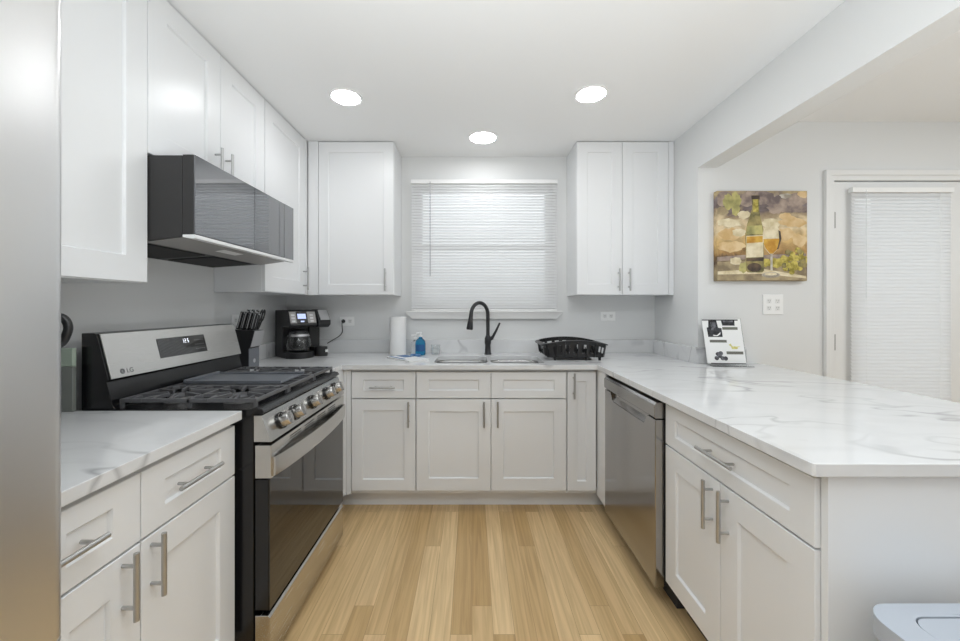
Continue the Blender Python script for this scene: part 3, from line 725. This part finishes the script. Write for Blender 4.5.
# ------------------------------------------------------------------ painting
AX0, AX1, AZ0, AZ1 = 1.511, 2.069, 1.427, 1.983; AY = YD-0.036
t = thing('canvas_painting', 'square canvas painting of a wine bottle, glass and grapes on the dining wall', 'painting', ((AX0+AX1)/2, YD, AZ0))
cv = obj('canvas', lambda b: box(b, AX0, AX1, AY, YD-0.001, AZ0, AZ1), M['canvas'], t, 0.003)
aw, ah = AX1-AX0, AZ1-AZ0
def aP(x, y): return (AX0+(x-28)/582*aw, AZ1-(y-38)/567*ah)   # from the 641-px close-up of the painting
PC = [0]
def patch(b, poly, layer, mi):
    PC[0] += 1
    prism(b, [aP(min(606, max(31, x)), min(601, max(41, y))) for x, y in poly], XZ, AY-0.0003-0.00004*PC[0], AY-0.0001, mi)
def ell(cx, cy, rx, ry, n=20, a0=0): return [(cx+rx*math.cos(2*PI*k/n+a0), cy+ry*math.sin(2*PI*k/n+a0)) for k in range(n)]
def motif(b):
    rnd = random.Random(3)
    def blob(cx, cy, rx, ry, mi, lay, n=11):
        patch(b, [(cx+rx*(0.75+0.4*rnd.random())*math.cos(2*PI*k/n), cy+ry*(0.75+0.4*rnd.random())*math.sin(2*PI*k/n)) for k in range(n)], lay, mi)
    for cx, cy, rx, ry, mi in ((70, 90, 60, 50, 7), (230, 90, 60, 45, 7), (330, 85, 70, 50, 7), (430, 110, 80, 44, 7), (550, 90, 70, 44, 7), (520, 150, 90, 30, 7), (400, 150, 50, 36, 7),
                               (60, 165, 44, 26, 8), (100, 105, 34, 52, 5), (150, 95, 34, 50, 5), (150, 150, 30, 46, 5), (585, 60, 36, 26, 9), (470, 70, 40, 18, 6),
                               (110, 240, 90, 26, 2), (200, 190, 44, 26, 2), (380, 240, 70, 34, 2), (520, 235, 90, 36, 9), (470, 200, 40, 26, 9), (110, 310, 80, 40, 9), (170, 300, 46, 26, 2), (470, 310, 60, 40, 9), (560, 350, 50, 40, 9), (120, 390, 90, 36, 9)):
        blob(cx, cy, rx, ry, mi, 1, 19)
    patch(b, [(30, 455), (220, 440), (220, 468), (30, 482)], 1, 7); patch(b, [(330, 442), (600, 432), (604, 458), (330, 468)], 1, 7)
    patch(b, [(30, 485), (600, 470), (604, 600), (30, 603)], 1, 8)
    patch(b, [(32, 545), (330, 530), (600, 575), (604, 590), (330, 560), (32, 565)], 1, 2)
    blob(150, 480, 40, 26, 2, 3, 15); blob(200, 520, 34, 36, 5, 3, 15); blob(420, 490, 60, 32, 4, 3, 15); blob(345, 490, 40, 26, 4, 3, 15)
    patch(b, [(252, 75), (262, 66), (292, 66), (300, 75), (299, 160), (310, 215), (326, 280), (330, 540), (318, 552), (226, 552), (214, 540), (212, 300), (225, 240), (244, 180), (254, 150)], 4, 0)
    patch(b, [(262, 92), (292, 90), (294, 170), (260, 172)], 5, 4); patch(b, [(250, 68), (302, 68), (302, 92), (250, 92)], 5, 1)
    patch(b, [(222, 260), (318, 255), (322, 310), (218, 312)], 5, 5)
    patch(b, [(216, 322), (324, 318), (326, 455), (216, 458)], 5, 2); patch(b, [(218, 326), (322, 322), (322, 362), (218, 368)], 6, 3)
    patch(b, [(216, 462), (328, 458), (328, 480), (216, 482)], 6, 1); patch(b, ell(268, 520, 46, 28), 6, 1)
    patch(b, [(322, 300), (336, 270), (420, 268), (436, 300), (438, 350), (420, 405), (388, 436), (366, 436), (336, 400), (322, 350)], 7, 2)
    patch(b, [(326, 342), (434, 338), (430, 380), (412, 410), (386, 434), (368, 434), (340, 400), (328, 372)], 8, 3)
    patch(b, [(422, 285), (436, 295), (442, 340), (424, 402), (412, 410), (428, 350)], 9, 1)
    patch(b, [(370, 434), (384, 434), (386, 540), (372, 540)], 8, 6); patch(b, ell(374, 568, 58, 18), 8, 6); patch(b, ell(374, 562, 40, 9), 9, 2)
    for k in range(46):
        a = rnd.random()*2*PI; q = rnd.random()**0.5
        patch(b, ell(525+78*q*math.cos(a), 480+72*q*math.sin(a), 17, 17, 12), 4+k % 5, 4 if k % 4 else 0)
obj('painted_motif', motif, [P_OLIVE, P_DARK, P_CREAM, P_GOLD, P_GRAPE, P_LEAF, P_GREY, P_MAUVE, P_STONE, P_SAND], t, smooth=False)

# ------------------------------------------------------------------ outlets
def outlet(label, fn, u, v, w, h, slots, m='white'):
    p = fn(u, v, 0)
    t = thing('wall_outlet', label, 'outlet', p)
    obj('cover_plate', lambda b: plate(b, fn, u-w/2, u+w/2, v-h/2, v+h/2, 0.0008, 0.006), M['white'], t, 0.002)
    for du, dv_ in slots:
        r = obj('receptacle', lambda b: plate(b, fn, u+du-0.015, u+du+0.015, v+dv_-0.0145, v+dv_+0.0145, 0.0062, 0.0078), M['trim'], t, 0.001)
        def holes(b):
            plate(b, fn, u+du-0.007, u+du-0.005, v+dv_-0.002, v+dv_+0.007, 0.0079, 0.0082)
            plate(b, fn, u+du+0.005, u+du+0.007, v+dv_-0.002, v+dv_+0.007, 0.0079, 0.0082)
            plate(b, fn, u+du-0.002, u+du+0.002, v+dv_-0.010, v+dv_-0.006, 0.0079, 0.0082)
        obj('slots', holes, M['gap'], r)
    return t
fwb = basis('B', YB); fwd = basis('B', YD); fwl = basis('L', XL)
outlet('white sideways outlet on the back wall with the coffee maker plug in it', fwb, -0.965, 1.157, 0.112, 0.07, ((-0.024, 0), (0.024, 0)))
outlet('white sideways outlet on the back wall above the black dish rack', fwb, 1.049, 1.196, 0.116, 0.072, ((-0.024, 0), (0.024, 0)))
outlet('square white double outlet on the dining wall under the painting', fwd, 1.882, 1.282, 0.125, 0.125, ((-0.027, 0.022), (0.027, 0.022), (-0.027, -0.022), (0.027, -0.022)))
outlet('white outlet on the left wall behind the knife block', fwl, 2.345, 1.165, 0.07, 0.112, ((0, 0.022), (0, -0.022)))

# ------------------------------------------------------------------ coffee maker (local axes: x right, -y front)
ang = math.radians(48)
uu = Vector((math.cos(ang), math.sin(ang), 0)); nn = Vector((math.sin(ang), -math.cos(ang), 0))
FL = Vector((-1.213, 2.590, CT+0.0006)); Wc, Dc = 0.29, 0.25
org = FL+uu*Wc/2-nn*Dc/2
t = thing('coffee_maker', 'black two-way coffee maker with glass carafe in the left corner', 'coffee maker', org, ang)
hw, hd = Wc/2, Dc/2
def cm(name, fn, m, par=None, bevel=0.004): return obj(name, fn, M[m] if isinstance(m, str) else m, par or t, bevel, local=True, seg=3)
xs = 0.045   # split between carafe side and single-serve side
def cbody(b):
    box(b, -hw, xs, hd-0.10, hd, 0, 0.33)            # rear tank
    box(b, -hw, -hw+0.010, 0.0, hd-0.1, 0, 0.33)
    box(b, xs+0.002, hw-0.02, hd-0.12, hd-0.01, 0, 0.325)
cm('body', cbody, 'plastic')
cm('brew_head', lambda b: prism(b, [(hd-0.102, 0.215), (-hd+0.02, 0.215), (-hd+0.005, 0.228), (-hd+0.04, 0.325), (-hd+0.06, 0.332), (hd-0.102, 0.332)], YZ, -hw, xs), 'plastic')
sl = (Vector((-hd+0.04, 0.325))-Vector((-hd+0.005, 0.228))); Ls = sl.length; sl.normalize(); sn = Vector((-sl.y, sl.x))
def slf(u, v, n): p = Vector((-hd+0.005, 0.228))+sl*v+sn*n; return (u, p.x, p.y)
pn = cm('control_panel', lambda b: plate(b, slf, -hw+0.005, xs-0.004, 0.012, Ls-0.006, 0.0005, 0.003), 'bglass', bevel=0.001)
cm('display', lambda b: (plate(b, slf, -0.087, -0.030, 0.044, 0.080, 0.0032, 0.004), plate(b, slf, -0.070, -0.045, 0.020, 0.030, 0.0032, 0.004)), 'lcd', pn, 0)
for u0, u1 in ((-hw+0.005, -0.097), (-0.020, xs-0.006)):
    cm('button_strip', lambda b: plate(b, slf, u0, u1, 0.013, Ls-0.008, 0.0031, 0.0038), 'grey', pn, 0)
    for v in (0.020, 0.042, 0.064): cm('button', lambda b: plate(b, slf, (u0+u1)/2-0.012, (u0+u1)/2+0.012, v, v+0.013, 0.0039, 0.005), 'silver', pn, 0.001)
cc = (-0.052, -0.042)
cm('warming_base', lambda b: (prism(b, [(-hw, hd-0.1)]+[(-hw, -hd+0.05)]+[(cc[0]+0.0995*math.cos(a), cc[1]-0.005+0.10*math.sin(a)) for a in [PI+PI*k/14 for k in range(1, 14)]]+[(xs, -hd+0.05), (xs, hd-0.1)], XY, 0, 0.042)), 'plastic')
car = cm('carafe', lambda b: lathe(b, [(0.062, 0.044), (0.078, 0.052), (0.083, 0.085), (0.077, 0.128), (0.060, 0.165), (0.056, 0.175), (0.054, 0.175), (0.058, 0.163), (0.075, 0.127), (0.081, 0.085), (0.076, 0.054), (0.0, 0.048)], (cc[0], cc[1], 0), n=32), 'glass', None, 0)
cm('carafe_lid', lambda b: lathe(b, [(0.059, 0.1755), (0.059, 0.186), (0.045, 0.195), (0, 0.196)], (cc[0], cc[1], 0)), 'plastic', car, 0.001)
cm('carafe_band', lambda b: lathe(b, [(0.0700, 0.148), (0.0635, 0.162), (0.0650, 0.163), (0.0715, 0.149)], (cc[0], cc[1], 0), n=32, close=True), 'silver', car, 0)
hdv = Vector((-0.80, -0.60, 0)).normalized()
def chand(b):
    q = lambda r, z: (cc[0]+hdv.x*r, cc[1]+hdv.y*r, z)
    tube(b, smooth([q(0.06, 0.176), q(0.088, 0.178), q(0.112, 0.170), q(0.120, 0.145), q(0.117, 0.105), q(0.108, 0.078), q(0.085, 0.068)]), 0.008, 10)
cm('carafe_handle', chand, 'plastic', car, 0)
# single-serve side
cm('pod_head', lambda b: prism(b, [(hd-0.13, 0.215), (-hd+0.03, 0.205), (-hd+0.0, 0.225), (-hd+0.0, 0.255), (-hd+0.05, 0.330), (-hd+0.07, 0.335), (hd-0.13, 0.335)], YZ, xs+0.006, hw), 'plastic', None, 0.008)
cm('pod_lid', lambda b: (lambda p0, p1: prism(b, [(p0[0]-0.002, p0[1]+0.002), (p1[0]-0.002, p1[1]+0.002), (p1[0]-0.008, p1[1]+0.006), (p0[0]-0.008, p0[1]+0.006)], YZ, xs+0.020, hw-0.012))((-hd+0.0, 0.256), (-hd+0.048, 0.328)), 'silver', None, 0.002)
cm('cup_stand', lambda b: (lathe(b, [(0.045, 0), (0.045, 0.062), (0.040, 0.066), (0.0, 0.066)], (xs+0.052, -hd+0.055, 0)), box(b, xs+0.01, hw-0.006, -hd+0.055, hd-0.12, 0, 0.064)), 'plastic', None, 0.002)
cm('badge', lambda b: box(b, xs+0.062, xs+0.082, -hd+0.008, -hd+0.0115, 0.028, 0.046), 'white', None, 0)
# cord
plug = Vector((-0.989, YB-0.008, 1.157))
cst = org+uu*(hw-0.02)-nn*(-0.03)+Vector((0, 0, 0.075))
cpts = []
P0 = plug+Vector((0, -0.035, 0)); P3 = Vector((-1.052, 2.955, 1.02))
P1 = P0+Vector((0.0, -0.03, -0.07)); P2 = P3+Vector((0.10, -0.01, 0.05))
for k in range(17):
    s = k/16; cpts.append(P0*(1-s)**3+P1*3*s*(1-s)**2+P2*3*s*s*(1-s)+P3*s**3)
mono('power_cord', lambda b: (tube(b, [plug, plug+Vector((0, -0.012, 0)), plug+Vector((0, -0.034, 0))], [0.012, 0.015, 0.007], 12), tube(b, [plug+Vector((0, -0.03, 0))]+cpts+[Vector((-1.10, 2.95, 0.99))], 0.0032, 8)), M['plastic'], 'black cord running from the coffee maker to the wall outlet', 'cord', plug)

# ------------------------------------------------------------------ knife block
KY0, KY1 = 2.205, 2.310
t = thing('knife_block', 'black slanted knife block behind the far end of the range', 'knife block', (-1.31, 2.26, CT))
obj('block', lambda b: prism(b, [(-1.375, CT), (-1.27, CT), (-1.27, 1.0285), (-1.262, 1.035), (-1.237, 1.130), (-1.359, 1.138)], XZ, KY0, KY1), M['matte'], t, 0.003)
obj('front_plate', lambda b: box(b, -1.2695, -1.267, KY0+0.001, KY1-0.001, CT+0.001, 1.028), M['griddle'], t)
obj('badge', lambda b: lathe(b, [(0.012, -1.2668), (0.012, -1.2655)], (0, (KY0+KY1)/2, 0.955), 'X', 20), M['silver'], t)
obj('slot_face', lambda b: prism(b, [(-1.2600, 1.0385), (-1.2355, 1.130), (-1.2335, 1.129), (-1.258, 1.0375)], XZ, KY0+0.002, KY1-0.002), M['silver'], t)
kd = Vector((0.26, 0, 0.97)).normalized()
ki = 0
for kx in (-1.345, -1.318, -1.291, -1.264):
    for ky in (2.228, 2.256, 2.287):
        ki += 1
        if kx > -1.28 and ky > 2.27: continue
        L = 0.118-0.012*((ki*7) % 3)
        zb = 1.138-(kx+1.359)*0.066+0.0006
        b0 = Vector((kx, ky, zb))
        lab = {0: 'black and silver knife handle in the block'}.get(0)
        k = tag(obj('kitchen_knife', lambda b: bar(b, Vector((0, 0, 0.002)), kd*L, 0.017, 0.014), M['plastic'], None, 0.003), 'black handled kitchen knife with steel rivet band standing in the knife block', 'knife', 'knives in the block')
        k.location = b0
        s = obj('bolster', lambda b: (bar(b, kd*0.010, kd*(L-0.006), 0.0178, 0.005), bar(b, kd*(L-0.004), kd*(L+0.003), 0.016, 0.013)), M['silver'], k, 0.0005, local=True)
# shears
t2 = thing('kitchen_shears', 'black looped kitchen shears in the right front slot of the knife block', 'scissors', (-1.264, 2.287, 1.133))
def loop(off):
    def f(b):
        c = kd*0.085+Vector((0.004, off, 0)); pts = []
        for k in range(17):
            a = 2*PI*k/16; pts.append(c+kd*0.034*math.cos(a)+Vector((0, 0.012*math.sin(a), 0)))
        tube(b, pts, 0.0045, 8); tube(b, [kd*0.002+Vector((0, off*0.3, 0)), kd*0.055+Vector((0.004, off, 0))], 0.005, 8)
    return f
obj('finger_loop', loop(-0.013), M['plastic'], t2, local=True); obj('finger_loop', loop(0.013), M['plastic'], t2, local=True)

# ------------------------------------------------------------------ things by the sink
t = thing('paper_towel_roll', 'white paper towel roll standing by the left end of the window', 'paper towel', (-0.548, 2.872, CT))
px, py = -0.548, 2.872
obj('roll', lambda b: lathe(b, [(0.059, CT+0.001), (0.060, CT+0.005), (0.060, CT+0.277), (0.058, CT+0.280), (0.022, CT+0.280), (0.020, CT+0.270), (0.020, CT+0.001)], (px, py, 0), n=40, close=True), M['paper'], t)
obj('core', lambda b: lathe(b, [(0.0198, CT+0.001), (0.0198, CT+0.276), (0.018, CT+0.276), (0.018, CT+0.001)], (px, py, 0), n=24, close=True), M['trim'], t)
sx, sy = -0.378, 2.845
t = thing('soap_bottle', 'blue dish soap bottle with white pump beside the paper towel', 'soap bottle', (sx, sy, CT))
obj('bottle', lambda b: (lathe(b, [(0.034, CT+0.001), (0.038, CT+0.006), (0.038, CT+0.085), (0.034, CT+0.105), (0.018, CT+0.122), (0.013, CT+0.125), (0.013, CT+0.133)], (sx, sy, 0), n=28)), M['bluesoap'], t)
obj('label_sticker', lambda b: [b.faces.new([b.verts.new((sx+0.0388*math.cos(a), sy+0.0388*math.sin(a), z)) for a, z in ((a0, CT+0.03), (a0+PI/12, CT+0.03), (a0+PI/12, CT+0.08), (a0, CT+0.08))]) for a0 in [PI*1.22+PI/12*k for k in range(7)]], M['blue'], t)
obj('pump', lambda b: (lathe(b, [(0.014, CT+0.134), (0.014, CT+0.146), (0.005, CT+0.148), (0.005, CT+0.158), (0.011, CT+0.160), (0.011, CT+0.168), (0.0, CT+0.169)], (sx, sy, 0), n=18), tube(b, [(sx, sy, CT+0.163), (sx-0.03, sy-0.01, CT+0.160)], 0.005, 8)), M['white'], t)
qx, qy = -0.425, 2.905
t = thing('soap_bottle', 'clear soap bottle half hidden behind the blue soap bottle', 'soap bottle', (qx, qy, CT))
obj('bottle', lambda b: lathe(b, [(0.028, CT+0.001), (0.031, CT+0.006), (0.031, CT+0.085), (0.012, CT+0.105), (0.012, CT+0.112)], (qx, qy, 0)), M['acrylic'], t)
obj('pump', lambda b: (lathe(b, [(0.013, CT+0.1125), (0.013, CT+0.124), (0.004, CT+0.126), (0.004, CT+0.138), (0.010, CT+0.14), (0.010, CT+0.147)], (qx, qy, 0), n=16), tube(b, [(qx, qy, CT+0.143), (qx-0.028, qy-0.012, CT+0.141)], 0.004, 8)), M['white'], t)
gx, gy = -0.268, 2.86
mono('drinking_glass', lambda b: lathe(b, [(0.030, CT+0.001), (0.033, CT+0.075), (0.0315, CT+0.075), (0.0285, CT+0.006), (0.0, CT+0.006)], (gx, gy, 0), n=28), M['glass'], 'small clear drinking glass left of the sink, right of the blue soap', 'glass', (gx, gy, CT))
# booklet and cloth
a = math.atan2(-0.26, 0.227)
t = thing('booklet', 'blue and white booklet lying in front of the paper towel', 'booklet', (-0.435, 2.615, CT+0.0005), a)
obj('pages', lambda b: box(b, -0.145, 0.145, -0.075, 0.075, 0, 0.009), M['paper'], t, 0.001, local=True)
obj('cover', lambda b: (box(b, -0.146, 0.146, -0.076, 0.076, 0.0092, 0.0102)), M['white'], t, local=True)
obj('cover_print', lambda b: (box(b, -0.135, 0.06, -0.066, -0.045, 0.0103, 0.0107), box(b, -0.14, -0.02, -0.01, 0.07, 0.0103, 0.0107)), M['blue'], t, local=True)
mono('sponge_cloth', lambda b: prism(b, rrect(-0.435, -0.365, 2.72, 2.775, 0.012), XY, CT+0.0005, CT+0.018), noisy('blue_cloth', srgb(40, 80, 130), srgb(90, 135, 180), 60), 'small folded blue cloth between booklet and soap bottle', 'cloth', (-0.40, 2.75, CT+0.0005), 0.004)

# dish rack
RX0, RX1, RY0, RY1 = 0.488, 0.872, 2.535, 2.865
t = thing('dish_rack', 'black plastic dish rack on the counter right of the sink', 'dish rack', (0.68, 2.70, CT))
def rise(x): return 0.026*(1-((x-0.68)/0.21)**2)
def rim(b):
    loop0 = rrect(RX0-0.03, RX1+0.03, RY0-0.012, RY1+0.012, 0.06, 8); loop1 = rrect(RX0-0.006, RX1+0.006, RY0+0.006, RY1-0.006, 0.05, 8)
    # subdivide the long sides so that the rim arches
    def dens(l):
        out = []
        for i, p in enumerate(l):
            q = l[(i+1) % len(l)]; n = 10 if math.hypot(p[0]-q[0], p[1]-q[1]) > 0.1 else 1
            for k in range(n): out.append((p[0]+(q[0]-p[0])*k/n, p[1]+(q[1]-p[1])*k/n))
        return out
    A, B = dens(loop0), dens(loop1); z = CT+0.107
    at = [b.verts.new((x, y, z+max(-0.005, rise(x)))) for x, y in A]; bt = [b.verts.new((x, y, z+0.002+max(-0.005, rise(x)))) for x, y in B]
    ab = [b.verts.new((x, y, z-0.008+max(-0.005, rise(x)))) for x, y in A]; bb = [b.verts.new((x, y, z-0.008+max(-0.005, rise(x)))) for x, y in B]
    n = len(A)
    for i in range(n):
        j = (i+1) % n
        for q in ((at[i], at[j], bt[j], bt[i]), (ab[i], bb[i], bb[j], ab[j]), (at[i], ab[i], ab[j], at[j]), (bt[i], bt[j], bb[j], bb[i])): b.faces.new(q)
obj('rim', rim, M['plastic'], t)
def basket(b):
    n = 9; z0, z1 = CT+0.024, CT+0.103
    def wallp(xa, ya, xb, yb_, n, arch=True):
        # wall with tall keyhole windows: posts plus top and bottom rails
        dx, dy = xb-xa, yb_-ya
        for k in range(n+1):
            f = k/n; x, y = xa+dx*f, ya+dy*f; zt = z1+(max(-0.005, rise(x)) if arch else 0)
            w = 0.020 if k in (0, n) else 0.026
            bar(b, (x*1.0+(0.68-x)*0.06, y+(2.70-y)*0.06, z0), (x, y, zt), w, 0.005)
        m = 12
        for k in range(m):
            f0, f1 = k/m, (k+1)/m; xa0, ya0, xb0, yb0 = xa+dx*f0, ya+dy*f0, xa+dx*f1, ya+dy*f1
            r0 = max(-0.005, rise(xa0)) if arch else 0; r1 = max(-0.005, rise(xb0)) if arch else 0
            v = [b.verts.new(p) for p in ((xa0, ya0, z1-0.022+r0), (xb0, yb0, z1-0.022+r1), (xb0, yb0, z1+r1), (xa0, ya0, z1+r0))]
            b.faces.new(v)
            sh = lambda x, y: (x+(0.68-x)*0.06, y+(2.70-y)*0.06)
            v = [b.verts.new((*sh(p[0], p[1]), p[2])) for p in ((xa0, ya0, z0), (xb0, yb0, z0), (xb0, yb0, z0+0.022), (xa0, ya0, z0+0.022))]
            b.faces.new(v)
    wallp(RX0, RY0, RX1, RY0, 7); wallp(RX0, RY1, RX1, RY1, 7); wallp(RX0, RY0, RX0, RY1, 5, False); wallp(RX1, RY0, RX1, RY1, 5, False)
    for k in range(9):
        x = RX0+0.03+(RX1-RX0-0.06)*k/8; bar(b, (x, RY0+0.012, z0), (x, RY1-0.012, z0), 0.010, 0.006)
    for k in range(5):
        y = RY0+0.02+(RY1-RY0-0.04)*k/4; bar(b, (RX0+0.014, y, z0), (RX1-0.014, y, z0), 0.010, 0.006)
    for k in range(9):
        x = RX0+0.12+0.03*k; bar(b, (x, 2.70, z0), (x, 2.70, z0+0.05), 0.006, 0.006)
obj('basket', basket, M['plastic'], t)
def cutlery(b):
    for y in (RY0+0.03, RY0+0.12): box(b, RX0+0.02, RX0+0.10, y, y+0.004, CT+0.028, CT+0.095)
    for x in (RX0+0.02, RX0+0.10): box(b, x, x+0.004, RY0+0.034, RY0+0.12, CT+0.028, CT+0.095)
obj('cutlery_holder', cutlery, M['dark'], t)
for x, y in ((RX0+0.06, RY0+0.025), (RX1-0.03, RY0+0.025), (RX0+0.06, RY1-0.025), (RX1-0.03, RY1-0.025), (RX1-0.12, RY0+0.025)):
    obj('foot', lambda b: lathe(b, [(0.009, CT+0.0005), (0.009, CT+0.004), (0.011, CT+0.024)], (x, y, 0), n=12), M['plastic'], t)
mono('drip_tray', lambda b: slab(b, [rrect(0.565, 0.80, 2.58, 2.82, 0.02)], CT+0.0005, CT+0.008), M['plastic'], 'low black drip tray lying under the dish rack', 'tray', (0.68, 2.70, CT+0.0005), 0.002)

# brochure stand
t = thing('brochure_stand', 'clear stand holding a white leaflet with appliance pictures on the counter by the wall', 'sign', (1.585, 2.36, CT))
bx0, bw_, bh = 1.475, 0.220, 0.270
tl = math.radians(9)
def lf(u, v, n):    # u right, v up the sheet, n towards the camera; lower edge turned a little
    x = u*math.cos(0.10); y = u*math.sin(-0.10)
    return (1.424+x-v*0.019/bh, 2.345+y+v*math.sin(tl)*0.7-n, CT+0.012+v*math.cos(tl))
obj('holder', lambda b: (plate(b, lf, -0.004, bw_+0.004, -0.010, bh+0.003, -0.004, -0.001), plate(b, lf, -0.004, bw_+0.004, -0.0105, -0.008, -0.001, 0.06)), M['acrylic'], t)
sh = obj('leaflet', lambda b: plate(b, lf, 0, bw_, 0, bh, 0.0, 0.0012), M['white'], t)
M['pgrey'] = noisy('print_grey', srgb(60, 60, 66), srgb(120, 120, 126), 60)
M['pdark'] = noisy('print_dark', srgb(22, 22, 26), srgb(58, 58, 64), 50)
M['pband'] = mat('print_band', srgb(112, 112, 104)[:3], 0.6)
M['pyel'] = noisy('print_yellow', srgb(190, 180, 70), srgb(226, 220, 150), 60)
def lp(x, y): return ((x-45)/455*bw_, bh-(y-70)/505*bh)
def shp(b, poly, mi, lay=1):
    q = [lp(*p) for p in poly]; prism(b, q, lambda p, n: lf(p[0], p[1], n), 0.0013, 0.0013+0.0003*lay, mi)
def rc(x0, y0, x1, y1): return [(x0, y0), (x1, y0), (x1, y1), (x0, y1)]
def pictures(b):
    shp(b, rc(45, 75, 470, 88), 1); shp(b, rc(85, 570, 497, 578), 1)
    shp(b, [(120, 85), (215, 85), (225, 170), (265, 175), (265, 275), (95, 275), (90, 170), (110, 165)], 1, 2); shp(b, rc(140, 110, 200, 200), 0, 3)
    shp(b, [(150, 250), (200, 255), (245, 220), (240, 245), (205, 265), (160, 265)], 4, 4)
    shp(b, [(270, 85), (430, 85), (425, 145), (280, 145)], 1, 2); shp(b, rc(295, 88, 410, 105), 0, 3)
    shp(b, rc(275, 162, 455, 192), 2, 2); shp(b, rc(105, 308, 305, 338), 2, 2); shp(b, rc(285, 438, 480, 470), 2, 2)
    shp(b, [(350, 350), (360, 380), (420, 382), (460, 378), (425, 392), (420, 410), (355, 410), (345, 380), (320, 362)], 3, 2)
    for cx, cy in ((160, 515), (200, 490), (230, 515), (180, 470), (265, 518), (215, 460)): shp(b, ell(cx, cy, 26, 24, 14), 0, 2+(cx % 3))
obj('printed_pictures', pictures, [M['pgrey'], M['pdark'], M['pband'], M['pyel'], M['white']], t, smooth=False)

# ------------------------------------------------------------------ left counter: kettle handle and board
t = thing('electric_kettle', 'black kettle on the left countertop, only its handle seen past the fridge', 'kettle', (-1.262, 1.05, CT))
kx, ky = -1.262, 1.05
obj('body', lambda b: lathe(b, [(0.075, CT+0.022), (0.078, CT+0.03), (0.070, CT+0.20), (0.055, CT+0.27), (0.05, CT+0.31), (0.02, CT+0.335), (0.012, CT+0.36), (0, CT+0.36)], (kx, ky, 0), n=32), M['plastic'], t)
obj('base', lambda b: lathe(b, [(0.08, CT+0.0005), (0.08, CT+0.018), (0.07, CT+0.0215)], (kx, ky, 0), n=32), M['plastic'], t)
hq = lambda r, z: (kx+0.98*r, ky+0.20*r, CT+z)
obj('handle', lambda b: tube(b, smooth([hq(0.05, 0.318), hq(0.09, 0.326), hq(0.126, 0.324), hq(0.141, 0.305), hq(0.140, 0.280), hq(0.122, 0.248), hq(0.07, 0.225)]), 0.0105, 12), M['plastic'], t)
t = thing('narrow_board', 'narrow grey board with pale green top standing between left wall and range', 'cutting board', (-1.385, 1.305, CT))  # upright two-tone slab, grey below and pale green above
obj('board', lambda b: box(b, -1.4325, -1.337, 1.298, 1.312, CT+0.0005, 1.066), M['board'], t, 0.002)
obj('top_edge', lambda b: box(b, -1.4325, -1.337, 1.298, 1.312, 1.0665, 1.128), M['green'], t, 0.002)

# ------------------------------------------------------------------ waste bin
t = thing('waste_bin', 'pale blue grey lidded bin standing by the peninsula end panel', 'bin', (1.01, 0.66, 0))
def tub(b):
    A = rrect(0.870, 1.20, 0.535, 0.79, 0.05); B = rrect(0.842, 1.232, 0.51, 0.822, 0.055)
    rings = [[b.verts.new((x, y, z)) for x, y in l] for l, z in ((A, 0.001), (B, 0.585))]
    n = len(A)
    for k in range(n): b.faces.new((rings[0][k], rings[0][(k+1) % n], rings[1][(k+1) % n], rings[1][k]))
    b.faces.new(rings[0]); b.faces.new(rings[1])
obj('bucket', tub, M['binp'], t)
obj('lid', lambda b: slab(b, [rrect(0.828, 1.248, 0.495, 0.836, 0.06, 8), rrect(0.893, 1.183, 0.545, 0.800, 0.035, 8)], 0.586, 0.628), M['binp'], t, 0.008, seg=4)
obj('flap', lambda b: slab(b, [rrect(0.8955, 1.1805, 0.5475, 0.7975, 0.033, 8)], 0.59, 0.626), M['binp'], t, 0.004, seg=3)
